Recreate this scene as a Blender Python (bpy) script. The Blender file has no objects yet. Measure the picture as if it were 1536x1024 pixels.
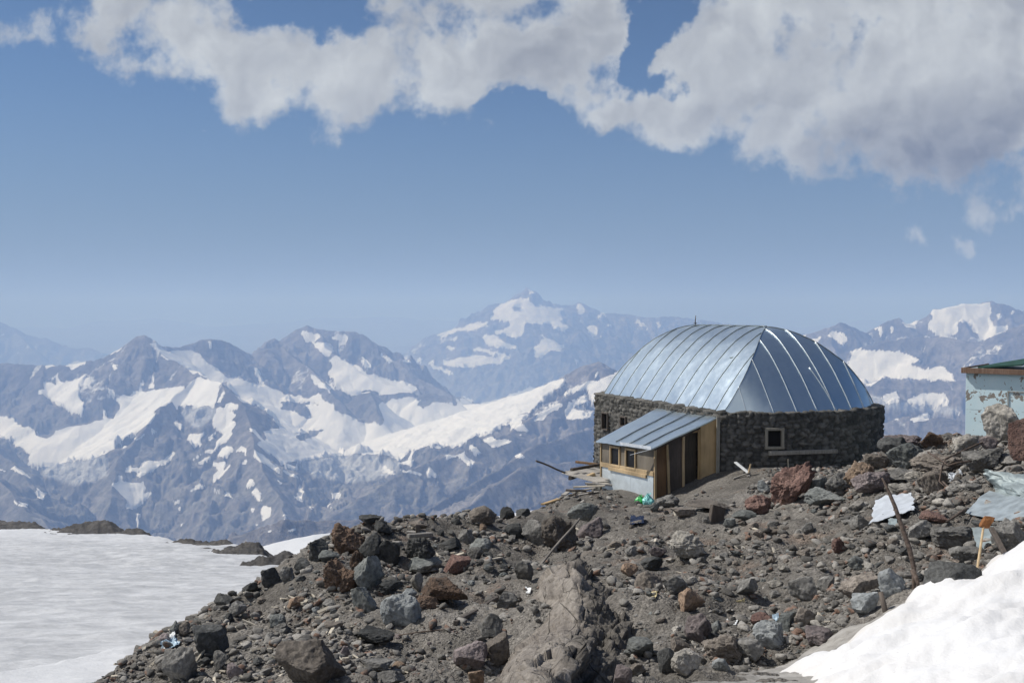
import bpy, bmesh, math, random
import numpy as np
from mathutils import Vector, Matrix

random.seed(7)
SC = bpy.context.scene
COL = SC.collection
RNG = np.random.default_rng(11)
R = math.radians

# ------------------------------------------------------------------ camera geometry
F = 1493.33            # focal length in photo pixels (35 mm on a 36 mm sensor, 1536 px wide)
HY = 470.0             # eye level in the photo
PITCH = math.atan((512 - HY) / F)
CP, SP = math.cos(PITCH), math.sin(PITCH)


def P(px, py, Y):
    """world point at depth Y (metres along +Y) seen at photo pixel px, py; the eye is the origin"""
    a = (px - 768) / F
    b = (py - 512) / F
    d = (a, CP - b * SP, -SP - b * CP)
    k = Y / d[1]
    return Vector((d[0] * k, Y, d[2] * k))


def proj(x, y, z):
    f = y * CP - z * SP
    u = y * SP + z * CP
    f = np.where(f < 1e-3, 1e-3, f)
    return 768 + F * x / f, 512 - F * u / f


# ------------------------------------------------------------------ noise
_perm = RNG.permutation(256)
_perm = np.concatenate([_perm, _perm, _perm])
_g3 = RNG.normal(size=(256, 3))
_g3 /= np.linalg.norm(_g3, axis=1)[:, None]


def pnoise(p):
    p = np.asarray(p, float)
    i = np.floor(p).astype(np.int64)
    f = p - i
    i &= 255
    u = f * f * f * (f * (f * 6 - 15) + 10)
    out = np.zeros(len(p))
    for dx in (0, 1):
        wx = u[:, 0] if dx else 1 - u[:, 0]
        for dy in (0, 1):
            wy = u[:, 1] if dy else 1 - u[:, 1]
            for dz in (0, 1):
                wz = u[:, 2] if dz else 1 - u[:, 2]
                h = _perm[_perm[_perm[(i[:, 0] + dx) & 255] + ((i[:, 1] + dy) & 255)] + ((i[:, 2] + dz) & 255)]
                g = _g3[h]
                out += wx * wy * wz * (g[:, 0] * (f[:, 0] - dx) + g[:, 1] * (f[:, 1] - dy) + g[:, 2] * (f[:, 2] - dz))
    return out * 1.6


def fbm(p, octv=4, gain=0.5, lac=2.03):
    s = np.zeros(len(p)); a = 1.0; q = np.array(p, float)
    for _ in range(octv):
        s += a * pnoise(q); q = q * lac + 17.3; a *= gain
    return s


def ridged(p, octv=4, gain=0.5, lac=2.07):
    s = np.zeros(len(p)); a = 1.0; q = np.array(p, float); t = 0
    for _ in range(octv):
        s += a * (1 - np.abs(pnoise(q)) * 1.6); t += a; q = q * lac + 9.1; a *= gain
    return s / t


def p2(x, y, z=0.0):
    return np.stack([x, y, np.full_like(x, z)], 1)


def worley(u, v, seed=0):
    """nearest and second-nearest distance to jittered cell centres and a random value per cell"""
    iu = np.floor(u).astype(np.int64); iv = np.floor(v).astype(np.int64)
    f1 = np.full(len(u), 9.0); f2 = np.full(len(u), 9.0); rid = np.zeros(len(u))
    for du in (-1, 0, 1):
        for dv in (-1, 0, 1):
            cu, cv = iu + du, iv + dv
            h = _perm[_perm[(cu + seed) & 255] + (cv & 255)]
            jx = (h * 37 % 101) / 101.0 * .8 + .1
            jy = (h * 53 % 97) / 97.0 * .8 + .1
            d = np.hypot(cu + jx - u, cv + jy - v)
            r = (h * 71 % 89) / 89.0
            n = d < f1
            f2 = np.where(n, f1, np.minimum(f2, d))
            rid = np.where(n, r, rid)
            f1 = np.where(n, d, f1)
    return f1, f2, rid


def sstep(a, b, x):
    t = np.clip((x - a) / (b - a), 0, 1)
    return t * t * (3 - 2 * t)


# ------------------------------------------------------------------ objects and tags
def tag(o, label=None, cat=None, group=None, kind=None):
    if label: o['label'] = label
    if cat: o['category'] = cat
    if group: o['group'] = group
    if kind: o['kind'] = kind
    return o


def empty(name, loc, label, cat, group=None, rz=0.0):
    o = bpy.data.objects.new(name, None)
    COL.objects.link(o)
    o.location = loc
    o.rotation_euler = (0, 0, rz)
    o.empty_display_size = 0.2
    return tag(o, label, cat, group)


def mesh_np(name, v, f, mat=None, smooth=True, attrs=None, parent=None, mi=None, mats=None):
    """v: n x 3 array; f: m x k array (k = 3 or 4) or list of polygons"""
    me = bpy.data.meshes.new(name)
    v = np.asarray(v, np.float32)
    if isinstance(f, np.ndarray):
        k = f.shape[1]
        me.vertices.add(len(v)); me.vertices.foreach_set('co', v.ravel())
        me.loops.add(f.size); me.loops.foreach_set('vertex_index', f.astype(np.int32).ravel())
        me.polygons.add(len(f))
        me.polygons.foreach_set('loop_start', np.arange(0, f.size, k, dtype=np.int32))
        me.polygons.foreach_set('loop_total', np.full(len(f), k, dtype=np.int32))
        me.update(calc_edges=True)
    else:
        me.from_pydata(v.tolist(), [], f)
    me.validate()
    for m in (mats or ([mat] if mat else [])):
        me.materials.append(m)
    if mi is not None:
        me.polygons.foreach_set('material_index', np.asarray(mi, np.int32))
    me.polygons.foreach_set('use_smooth', np.full(len(me.polygons), bool(smooth)))
    for n, a in (attrs or {}).items():
        at = me.attributes.new(n, 'FLOAT', 'POINT')
        at.data.foreach_set('value', np.asarray(a, np.float32))
    me.update()
    o = bpy.data.objects.new(name, me)
    COL.objects.link(o)
    if parent: o.parent = parent
    return o


def grid_faces(nr, nc):
    i = np.arange(nr * nc).reshape(nr, nc)
    return np.stack([i[:-1, :-1].ravel(), i[:-1, 1:].ravel(), i[1:, 1:].ravel(), i[1:, :-1].ravel()], 1)


class MB:
    """collects boards, tubes and patches into ONE mesh"""
    def __init__(self): self.v = []; self.f = []

    def add(self, v, f):
        n = len(self.v)
        self.v += [tuple(p) for p in v]
        self.f += [tuple(i + n for i in q) for q in f]

    def board(self, p0, p1, w, t, up=(0, 0, 1), ch=0.12, wob=0.0):
        """a board from p0 to p1, w wide across, t thick along up, with chamfered long edges"""
        p0 = Vector(p0); p1 = Vector(p1); d = (p1 - p0).normalized(); up = Vector(up)
        s = d.cross(up).normalized(); n = s.cross(d).normalized()
        c = min(w, t) * ch
        prof = [(-w/2 + c, -t/2), (w/2 - c, -t/2), (w/2, -t/2 + c), (w/2, t/2 - c), (w/2 - c, t/2), (-w/2 + c, t/2), (-w/2, t/2 - c), (-w/2, -t/2 + c)]
        segs = 1 if wob == 0 else 6
        vs = []; fs = []
        for k in range(segs + 1):
            q = p0.lerp(p1, k / segs)
            o = wob * math.sin(k * 1.3 + p0.x * 7) if 0 < k < segs else 0
            for a, b in prof: vs.append(q + s * (a + o * .5) + n * (b + o))
        for k in range(segs):
            for j in range(8):
                a = k*8 + j; b = k*8 + (j+1) % 8
                fs.append((a, b, b + 8, a + 8))
        fs.append(tuple(range(7, -1, -1))); fs.append(tuple(range(segs*8, segs*8 + 8)))
        self.add(vs, fs)
        return self

    def tube(self, pts, rad, n=8):
        pts = [Vector(p) for p in pts]
        if not hasattr(rad, '__len__'): rad = [rad] * len(pts)
        vs = []; fs = []
        ref = Vector((0.3, 0.2, 1)) if abs((pts[-1]-pts[0]).normalized().z) < .9 else Vector((1, 0, 0.1))
        for k, p in enumerate(pts):
            d = (pts[min(k+1, len(pts)-1)] - pts[max(k-1, 0)]).normalized()
            s = d.cross(ref).normalized(); t = s.cross(d)
            for j in range(n):
                a = 2*math.pi*j/n
                vs.append(p + (s*math.cos(a) + t*math.sin(a)) * rad[k])
        for k in range(len(pts)-1):
            for j in range(n):
                a = k*n + j; b = k*n + (j+1) % n
                fs.append((a, b, b+n, a+n))
        fs.append(tuple(range(n-1, -1, -1))); fs.append(tuple(range((len(pts)-1)*n, len(pts)*n)))
        self.add(vs, fs)
        return self

    def build(self, name, mat, parent=None, smooth=False):
        o = mesh_np(name, np.array(self.v), self.f, mat, smooth, parent=parent)
        bm = bmesh.new(); bm.from_mesh(o.data)
        bmesh.ops.recalc_face_normals(bm, faces=bm.faces)
        bm.to_mesh(o.data); bm.free()
        if parent: o.matrix_parent_inverse = parent_inv(parent)
        return o


def parent_inv(p):
    """parts are modelled in world coordinates: undo the parent's placement"""
    m = Matrix.Translation(p.location) @ p.rotation_euler.to_matrix().to_4x4()
    if p.parent: m = Matrix.Translation(p.parent.location) @ m if False else m
    return m.inverted()


_ico = {}
def ico(n):
    if n not in _ico:
        bm = bmesh.new(); bmesh.ops.create_icosphere(bm, subdivisions=n, radius=1)
        _ico[n] = (np.array([v.co[:] for v in bm.verts]), np.array([[v.index for v in f.verts] for f in bm.faces]))
        bm.free()
    return _ico[n]
HAZE_D = 8.3e-5
SKY_S = .07
SUN_S = 4.7
EXPO = 0.0
CLOUD_B = .505
# ------------------------------------------------------------------ materials
class NT:
    """tiny helper to wire node trees"""
    def __init__(self, tree): self.t = tree; self.n = tree.nodes; self.l = tree.links

    def new(self, typ, **kw):
        nd = self.n.new(typ)
        for k, v in kw.items(): setattr(nd, k, v)
        return nd

    def put(self, sock, val):
        if val is None: return
        if isinstance(val, bpy.types.NodeSocket): self.l.new(val, sock)
        else: sock.default_value = val

    def math(self, op, a, b=None, c=None, clamp=False):
        nd = self.new('ShaderNodeMath', operation=op, use_clamp=clamp)
        self.put(nd.inputs[0], a); self.put(nd.inputs[1], b); self.put(nd.inputs[2], c)
        return nd.outputs[0]

    def ramp(self, x, a, b, lo=0.0, hi=1.0, smooth=True):
        nd = self.new('ShaderNodeMapRange', interpolation_type='SMOOTHSTEP' if smooth else 'LINEAR')
        self.put(nd.inputs[0], x)
        for i, v in zip((1, 2, 3, 4), (a, b, lo, hi)): self.put(nd.inputs[i], v)
        return nd.outputs[0]

    def mix(self, f, a, b, mode='MIX'):
        nd = self.new('ShaderNodeMix', data_type='RGBA', blend_type=mode, clamp_factor=True)
        self.put(nd.inputs[0], f)
        self.put(nd.inputs[6], a if not isinstance(a, tuple) else (*a, 1)[:4])
        self.put(nd.inputs[7], b if not isinstance(b, tuple) else (*b, 1)[:4])
        return nd.outputs[2]

    def noise(self, vec, scale, detail=4, rough=.55, dist=0.0):
        nd = self.new('ShaderNodeTexNoise', noise_dimensions=getattr(self, 'dim', '3D'))
        self.put(nd.inputs['Vector'], vec)
        nd.inputs['Scale'].default_value = scale; nd.inputs['Detail'].default_value = detail
        nd.inputs['Roughness'].default_value = rough; nd.inputs['Distortion'].default_value = dist
        return nd.outputs[0]

    def voro(self, vec, scale, feature='F1', out='Distance'):
        nd = self.new('ShaderNodeTexVoronoi', feature=feature)
        self.put(nd.inputs['Vector'], vec); nd.inputs['Scale'].default_value = scale
        return nd.outputs[out]

    def mapping(self, vec, scale=(1, 1, 1), rot=(0, 0, 0)):
        nd = self.new('ShaderNodeMapping')
        self.put(nd.inputs[0], vec); nd.inputs['Scale'].default_value = scale; nd.inputs['Rotation'].default_value = rot
        return nd.outputs[0]

    def attr(self, name):
        nd = self.new('ShaderNodeAttribute', attribute_name=name)
        return nd.outputs['Fac']

    def bump(self, h, strength, dist, normal=None):
        nd = self.new('ShaderNodeBump')
        nd.inputs['Strength'].default_value = strength; nd.inputs['Distance'].default_value = dist
        self.put(nd.inputs['Height'], h); self.put(nd.inputs['Normal'], normal)
        return nd.outputs[0]

    def bright(self, col, fac):
        nd = self.new('ShaderNodeVectorMath', operation='SCALE')
        self.put(nd.inputs[0], col); self.put(nd.inputs['Scale'], fac)
        return nd.outputs[0]


def material(name):
    m = bpy.data.materials.new(name); m.use_nodes = True
    t = NT(m.node_tree)
    b = m.node_tree.nodes['Principled BSDF']
    return m, t, b


def coords(t, kind='Object'):
    return t.new('ShaderNodeTexCoord').outputs[kind]


def rnd(t):
    return t.new('ShaderNodeObjectInfo').outputs['Random']


def m_rock(name, c1, c2, c3=None, scale=3.0, bump=.5, pits=0.0, vary=.3):
    m, t, b = material(name)
    co = t.new('ShaderNodeNewGeometry').outputs['Position']
    n1 = t.noise(co, scale, 6, .6, .4)
    n2 = t.noise(co, scale * 9, 5, .65)
    c = t.mix(t.ramp(n1, .38, .62), c1, c2)
    if c3: c = t.mix(t.ramp(t.noise(co, scale * 2.3, 4, .6, 1.0), .55, .68), c, c3)
    sp = t.ramp(n2, .3, .75, .62, 1.35)
    c = t.bright(c, t.math('MULTIPLY', sp, t.ramp(rnd(t), 0, 1, 1 - vary, 1 + vary, False)))
    h = t.math('ADD', t.math('MULTIPLY', n1, .6), t.math('MULTIPLY', n2, .5))
    h = t.math('ADD', h, t.math('MULTIPLY', t.noise(co, scale * 32, 3, .6), .22))
    if pits:
        vo = t.voro(co, scale * 7)
        h = t.math('ADD', h, t.math('MULTIPLY', t.ramp(vo, 0, .45), pits))
    t.put(b.inputs['Base Color'], c); b.inputs['Roughness'].default_value = .92
    b.inputs['Specular IOR Level'].default_value = .25
    t.put(b.inputs['Normal'], t.bump(h, bump, .06))
    return m


def m_plain(name, col, rough=.6, metal=0.0, var=.15, scale=8.0, bump=.1, spec=.4, stretch=(1, 1, 1), col2=None, dist=.01):
    m, t, b = material(name)
    co = t.mapping(coords(t), stretch)
    n = t.noise(co, scale, 5, .6)
    c = t.mix(t.ramp(n, .3, .7), tuple(x * (1 - var) for x in col), tuple(min(1, x * (1 + var)) for x in (col2 or col)))
    t.put(b.inputs['Base Color'], c)
    b.inputs['Roughness'].default_value = rough; b.inputs['Metallic'].default_value = metal
    b.inputs['Specular IOR Level'].default_value = spec
    t.put(b.inputs['Normal'], t.bump(n, bump, dist))
    return m


def m_wood(name, col, dark, axis=(12, 12, 1.2), rough=.75):
    m, t, b = material(name)
    co = coords(t)
    n = t.noise(t.mapping(co, axis), 2.2, 6, .65, .6)
    big = t.noise(co, .9, 3, .5)
    c = t.mix(t.ramp(n, .35, .7), col, dark)
    c = t.bright(c, t.ramp(big, .3, .7, .75, 1.2))
    c = t.bright(c, t.ramp(rnd(t), 0, 1, .85, 1.15, False))
    t.put(b.inputs['Base Color'], c); b.inputs['Roughness'].default_value = rough
    b.inputs['Specular IOR Level'].default_value = .25
    t.put(b.inputs['Normal'], t.bump(n, .3, .006))
    return m


M = {}
M['basalt'] = m_rock('basalt', (.125, .122, .115), (.2, .193, .18), (.245, .238, .225), 2.6, .55)
M['dark'] = m_rock('dark_basalt', (.05, .052, .052), (.092, .093, .09), None, 2.8, .6)
M['green'] = m_rock('green_grey_rock', (.12, .128, .123), (.185, .192, .184), (.095, .10, .097), 2.2, .4)
M['blue'] = m_rock('blue_grey_rock', (.19, .203, .206), (.28, .292, .29), (.14, .148, .15), 2.4, .4)
M['red'] = m_rock('red_scoria', (.14, .085, .072), (.195, .125, .105), (.10, .072, .064), 3.2, .8, .4)
M['rust'] = m_rock('rust_brown_scoria', (.115, .082, .062), (.185, .125, .09), (.07, .06, .052), 3.6, .9, .5)
M['brown'] = m_rock('brown_rock', (.14, .122, .105), (.205, .18, .155), (.11, .096, .085), 2.6, .6)
M['tan'] = m_rock('tan_rock', (.22, .155, .11), (.30, .225, .165), (.17, .13, .1), 2.6, .5)
M['pale'] = m_rock('pale_rock', (.24, .226, .2), (.33, .31, .28), (.18, .168, .15), 2.4, .45)
M['violet'] = m_rock('violet_grey_rock', (.16, .135, .135), (.235, .2, .195), (.12, .105, .105), 2.6, .5)


def m_scree():
    m, t, b = material('scree_ground')
    co = coords(t)
    big = t.noise(co, .28, 5, .6, .5)
    mid = t.noise(co, 1.6, 5, .62, .3)
    fine = t.noise(co, 14, 5, .65)
    c = t.mix(t.ramp(big, .4, .62), (.122, .113, .101), (.172, .16, .144))
    c = t.mix(t.ramp(t.noise(co, .55, 4, .6, .8), .56, .70), c, (.18, .145, .12))
    c = t.bright(c, t.ramp(mid, .3, .7, .78, 1.2))
    v1 = t.new('ShaderNodeTexVoronoi'); t.put(v1.inputs['Vector'], co); v1.inputs['Scale'].default_value = 22
    v2 = t.new('ShaderNodeTexVoronoi'); t.put(v2.inputs['Vector'], co); v2.inputs['Scale'].default_value = 60
    for v in (v1, v2):
        sep = t.new('ShaderNodeSeparateColor'); t.put(sep.inputs[0], v.outputs['Color'])
        c = t.bright(c, t.ramp(sep.outputs[0], 0, 1, .72, 1.3, False))
    h = t.math('ADD', t.math('MULTIPLY', t.ramp(v1.outputs['Distance'], 0, .6, 1, 0), .5), t.math('MULTIPLY', fine, .7))
    h = t.math('ADD', h, t.math('MULTIPLY', t.ramp(v2.outputs['Distance'], 0, .6, 1, 0), .25))
    t.put(b.inputs['Base Color'], c); b.inputs['Roughness'].default_value = .95
    b.inputs['Specular IOR Level'].default_value = .15
    t.put(b.inputs['Normal'], t.bump(h, .75, .045))
    return m


def m_snow(name, dirty=(.42, .42, .42), streak=(1, 1, 1), base=(.86, .87, .88), bump=.3):
    m, t, b = material(name)
    co = coords(t)
    d = t.attr('dirt')
    n = t.noise(t.mapping(co, streak), 1.0, 6, .62, .4)
    n2 = t.noise(t.mapping(co, streak), 7.0, 4, .6)
    f = t.math('MULTIPLY', d, t.ramp(t.math('ADD', n, t.math('MULTIPLY', n2, .4)), .42, .95), None, True)
    f = t.math('ADD', f, t.math('MULTIPLY', d, .25), None, True)
    c = t.mix(f, base, dirty)
    c = t.mix(t.math('MULTIPLY', t.ramp(t.noise(co, 26, 3, .6), .64, .74), t.math('MULTIPLY_ADD', d, .7, .08)), c, (.2, .19, .17))
    t.put(b.inputs['Base Color'], c); b.inputs['Roughness'].default_value = .75
    b.inputs['Specular IOR Level'].default_value = .2
    h = t.math('ADD', t.math('ADD', n, t.math('MULTIPLY', n2, .35)), t.math('MULTIPLY', t.noise(co, 34, 4, .65), .13))
    t.put(b.inputs['Normal'], t.bump(h, bump, .12))
    return m


def m_mountain():
    m, t, b = material('mountain_rock_and_snow')
    co = coords(t)
    s = t.attr('snow')
    nz = t.noise(co, .006, 6, .62)
    nf = t.noise(co, .016, 6, .68)
    k = t.math('ADD', s, t.math('MULTIPLY', t.math('SUBTRACT', nz, .5), .62))
    k = t.math('ADD', k, t.math('MULTIPLY', t.math('SUBTRACT', nf, .5), .5))
    sf = t.ramp(k, .31, .44)
    r = t.mix(t.ramp(t.noise(co, .0016, 5, .6), .4, .62), (.125, .117, .114), (.24, .22, .208))
    r = t.mix(t.math('MULTIPLY', t.attr('low'), t.ramp(nz, .4, .7, 0.15, .9)), r, (.27, .262, .235))
    r = t.bright(r, t.ramp(nf, .3, .7, .6, 1.35))
    sn = t.mix(t.ramp(t.noise(co, .003, 5, .6), .5, .75), (.80, .785, .76), (.62, .62, .61))
    ic = t.mix(t.ramp(nf, .35, .65), (.42, .43, .445), (.68, .69, .70))
    r = t.mix(t.math('MULTIPLY', t.attr('ice'), .8), r, ic)
    c = t.mix(sf, r, sn)
    t.put(b.inputs['Base Color'], c); b.inputs['Roughness'].default_value = .9
    b.inputs['Specular IOR Level'].default_value = .1
    h = t.math('MULTIPLY', nf, t.math('SUBTRACT', 1.15, sf))
    t.put(b.inputs['Normal'], t.bump(h, .8, 45))
    return m


def m_metal_roof():
    m, t, b = material('galvanised_sheet')
    co = coords(t)
    n = t.noise(co, .9, 3, .5)
    sp = t.noise(co, 6, 5, .65)
    c = t.mix(t.ramp(sp, .3, .7), (.56, .66, .72), (.60, .69, .745))
    c = t.mix(t.ramp(t.noise(co, 1.7, 5, .7, 1.5), .58, .75), c, (.55, .62, .67))
    t.put(b.inputs['Base Color'], c)
    b.inputs['Metallic'].default_value = .88
    t.put(b.inputs['Roughness'], t.ramp(sp, .3, .75, .30, .33))
    t.put(b.inputs['Normal'], t.bump(n, .09, .06))
    return m


def m_masonry():
    m, t, b = material('rubble_stone_masonry')
    co = coords(t)
    a = t.attr('cell'); g = t.attr('gap')
    c = t.mix(t.ramp(a, 0, 1, smooth=False), (.055, .055, .052), (.16, .153, .14))
    n = t.noise(co, 9, 6, .65)
    c = t.bright(c, t.ramp(n, .3, .7, .72, 1.25))
    c = t.mix(t.math('MULTIPLY', g, .6), c, (.06, .059, .056))
    t.put(b.inputs['Base Color'], c); b.inputs['Roughness'].default_value = .93
    b.inputs['Specular IOR Level'].default_value = .2
    t.put(b.inputs['Normal'], t.bump(n, .6, .04))
    return m


def m_peeling():
    """light blue paint coming off weathered plywood"""
    m, t, b = material('peeling_blue_paint')
    co = coords(t)
    sep = t.new('ShaderNodeSeparateXYZ'); t.put(sep.inputs[0], co)
    z = sep.outputs[2]
    n = t.noise(co, 5.5, 4, .6, .3)
    n2 = t.noise(co, 9, 4, .7)
    band = t.math('ADD', t.ramp(t.math('ABSOLUTE', t.math('SUBTRACT', z, 1.72)), .02, .2, .14, 0),
                  t.ramp(t.math('ABSOLUTE', t.math('SUBTRACT', z, 1.2)), .02, .12, .05, 0))
    k = t.math('ADD', t.math('ADD', n, t.math('MULTIPLY', n2, .25)), band)
    f = t.ramp(k, .735, .75)
    paint = t.mix(t.ramp(t.noise(co, 1.6, 4, .6), .35, .7), (.57, .735, .79), (.63, .775, .82))
    c = t.mix(f, paint, (.24, .215, .19))
    seam = t.math('LESS_THAN', t.math('ABSOLUTE', t.math('SUBTRACT', z, 1.28)), .006)
    c = t.mix(t.math('MULTIPLY', seam, t.ramp(n2, .4, .55)), c, (.2, .25, .27))
    t.put(b.inputs['Base Color'], c); b.inputs['Roughness'].default_value = .7
    t.put(b.inputs['Normal'], t.bump(t.math('SUBTRACT', 1, f), .4, .004))
    return m


M['scree'] = m_scree()
M['snow'] = m_snow('clean_snow', (.55, .52, .48), (1, 1, 1), (.665, .67, .68), .3)
M['snowfield'] = m_snow('old_summer_snow', (.37, .38, .395), (.9, 1.3, 1), (.62, .63, .645), .45)
M['dirty_ice'] = m_snow('dirty_ice', (.17, .16, .145), (1.2, 3.5, 2), (.46, .44, .41), .5)
M['mountain'] = m_mountain()
M['roof'] = m_metal_roof()
M['masonry'] = m_masonry()
M['peel'] = m_peeling()
M['new_wood'] = m_wood('new_pine', (.47, .36, .22), (.36, .26, .15))
M['plywood'] = m_wood('plywood', (.52, .37, .20), (.43, .30, .155), (3, 3, .5))
M['old_board'] = m_wood('weathered_fibreboard', (.20, .175, .14), (.15, .13, .105), (4, 4, .8))
M['grey_wood'] = m_wood('grey_weathered_wood', (.33, .31, .28), (.21, .195, .175))
M['dark_wood'] = m_wood('dark_weathered_wood', (.115, .095, .08), (.07, .06, .052))
M['brown_ply'] = m_wood('brown_plywood', (.19, .115, .06), (.13, .08, .045), (4, 4, .6))
M['door'] = m_wood('dark_door', (.085, .07, .05), (.05, .042, .034))
M['panel'] = m_plain('galvanised_panel', (.62, .68, .71), .5, .45, .1, 3, .15, .5)
M['zinc'] = m_plain('dull_zinc', (.27, .315, .32), .6, .3, .22, 4, .25, .5)
M['old_sheet'] = m_plain('weathered_sheet', (.34, .385, .405), .5, .45, .25, 5, .3, .4)
M['white_sheet'] = m_plain('white_painted_sheet', (.60, .63, .66), .4, .35, .12, 6, .2, .5)
M['pane'] = m_plain('dark_window_pane', (.012, .012, .013), .35, 0, .2, 3, 0, .12)
M['rust'] = M['rust']
M['rusty_iron'] = m_plain('rusty_iron', (.105, .08, .066), .85, .2, .45, 22, .5, .3)
M['rusty_head'] = m_plain('orange_rust', (.24, .105, .04), .85, .1, .35, 20, .5, .3)
M['green_bag'] = m_plain('green_plastic', (.05, .45, .10), .3, 0, .12, 8, .3, .5)
M['blue_bag'] = m_plain('turquoise_plastic', (.14, .50, .47), .3, 0, .2, 8, .3, .5, col2=(.30, .62, .62))
M['navy'] = m_plain('navy_cloth', (.018, .028, .06), .9, 0, .2, 14, .3, .1)
M['litter_white'] = m_plain('white_litter', (.72, .74, .74), .5, 0, .1, 8, .1, .4)
M['litter_blue'] = m_plain('pale_blue_plastic', (.36, .47, .56), .35, 0, .3, 9, .3, .5)
M['litter_yellow'] = m_plain('straw_yellow_scrap', (.55, .47, .27), .7, 0, .2, 9, .1, .3)
M['chip'] = m_plain('pale_wood_chip', (.42, .38, .31), .85, 0, .35, 3, .1, .2)
M['green_roof'] = m_plain('dark_green_roofing', (.018, .06, .045), .7, 0, .25, 5, .2, .3)
M['fascia'] = m_wood('peeling_brown_fascia', (.15, .09, .062), (.24, .17, .13))
M['moraine'] = m_rock('dark_moraine', (.055, .053, .052), (.1, .094, .088), None, .6, .8)
# ------------------------------------------------------------------ the moraine ridge under the hut
CTRL = [  # photo px, py, depth in metres
    (768, 1024, 9.8), (550, 1010, 10.3), (350, 1000, 11.5), (150, 1024, 12.5), (220, 975, 14.0), (320, 905, 16.5),
    (440, 850, 19), (540, 800, 22), (550, 789, 22.6), (620, 795, 25), (700, 781, 28), (850, 745, 33),
    (650, 900, 15), (450, 940, 13.5), (1000, 790, 23.7), (1000, 830, 19.5), (900, 830, 20.5), (820, 830, 21.5),
    (760, 850, 20), (700, 880, 17.2), (1200, 940, 11.2), (1050, 960, 11.5), (900, 960, 12.3), (1200, 800, 20),
    (980, 770, 29.5), (1130, 740, 29), (1280, 715, 29), (1340, 682, 27), (1400, 664, 25), (1440, 672, 23),
    (1500, 680, 20), (1536, 690, 18), (1650, 690, 17), (1350, 760, 17.5), (1450, 760, 15.5), (1536, 760, 14.5),
    (875, 738, 36.0), (848, 744, 34.3), (1250, 830, 14.5), (1130, 850, 15.3), (1480, 800, 13.7), (1160, 1024, 9.0), (1250, 975, 9.6), (1310, 935, 10.0),
    (1400, 895, 10.6), (1460, 870, 11), (1536, 835, 11.8), (1700, 775, 14), (600, 850, 18.5), (780, 800, 26.5),
    (520, 850, 17.5),
]
XYZ = [tuple(P(*c)) for c in CTRL] + [
    (4.6, 32.8, -6.27), (3.2, 36.4, -6.72), (6.0, 33.4, -5.72), (4.2, 31.9, -6.22), (7.3, 33.6, -5.22), (10.3, 33.6, -5.30), (14.2, 36.2, -5.5),
    (10, 38, -5.7), (5.5, 40, -6.7), (4.5, 44, -8.0), (10, 46, -8.5), (18, 43, -7.5), (26, 40, -7), (1.6, 37, -7.2),
    (-7, 14, -6.2), (-7, 16.5, -6.8), (-6.5, 20, -7.3), (-5.5, 24, -8), (-4.5, 28, -9), (-1.8, 34, -9.5), (0.8, 40, -10.2),
    (-8, 10, -5.4), (-7, 12, -5.6), (-14, 18, -8.5), (-12, 30, -12), (-20, 14, -8), (-5, 44, -13), (5, 56, -13), (30, 52, -11),
    (17, 33, -4.9), (14.6, 29, -4.0), (17, 26.5, -3.5), (21, 24, -3.1), (30, 25, -3.5),
    (0, 0, -1.75), (1, 4, -2.35), (3.2, 6.3, -2.55), (5, 3, -1.7), (8, 8, -2.0), (-4, 3, -2.9), (-8, 5, -4.3), (-2, 6.5, -3.2), (14, 6, -1.2), (22, 12, -1.6), (-18, 4, -6),
]
XYZ = np.array(XYZ)


def _tps(a, b):
    d2 = (a[:, None, 0] - b[None, :, 0]) ** 2 + (a[:, None, 1] - b[None, :, 1]) ** 2
    return .5 * d2 * np.log(d2 + 1e-9)


_n = len(XYZ)
_A = np.zeros((_n + 3, _n + 3))
_A[:_n, :_n] = _tps(XYZ, XYZ) + np.eye(_n) * .35
_A[:_n, _n] = 1; _A[:_n, _n+1:] = XYZ[:, :2]; _A[_n, :_n] = 1; _A[_n+1:, :_n] = XYZ[:, :2].T
_W = np.linalg.solve(_A, np.concatenate([XYZ[:, 2], np.zeros(3)]))


def h_smooth(x, y):
    out = np.empty(len(x))
    for k in range(0, len(x), 60000):
        q = np.stack([x[k:k+60000], y[k:k+60000]], 1)
        out[k:k+60000] = _tps(q, XYZ) @ _W[:_n] + _W[_n] + q @ _W[_n+1:]
    return out


# hut frame: origin at the near roof corner, t along the ridge away from us, a across (to the right and away)
HC = Vector((7.22, 34.0)); E1 = Vector((-.397, .918)); E2 = Vector((.918, .397))
HW, HL = 6.7, 8.5


def hut(a, t, z):
    return Vector((HC.x + E2.x * a + E1.x * t, HC.y + E2.y * a + E1.y * t, z))


def hut_at(x, y):
    dx, dy = x - HC.x, y - HC.y
    return dx * E2.x + dy * E2.y, dx * E1.x + dy * E1.y


def h_ground(x, y):
    x = np.asarray(x, float); y = np.asarray(y, float)
    h = h_smooth(x, y)
    r = np.hypot(x, y)
    a, t = hut_at(x, y)
    calm = 1 - .75 * (sstep(-6, -3, a) * sstep(10, 7.5, a) * sstep(-5.5, -3, t) * sstep(11, 9, t))
    n = fbm(p2(x * .35, y * .35, 3.1), 3) * .30 + fbm(p2(x * 1.3, y * 1.3, 7.7), 4) * .115 + fbm(p2(x * 6, y * 6, 1.7), 3) * .03
    h = h + n * calm * sstep(2, 7, r)
    # gully side of the outcrop, a low mound of earth behind it
    for mx, my, rr, am in ((1.25, 16.2, 1.3, .35), (.75, 13.2, 1.1, .25), (-3.6, 20.6, 1.5, .25)):
        h = h + am * np.exp(-((x - mx) ** 2 + (y - my) ** 2) / rr ** 2)
    return h


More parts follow.
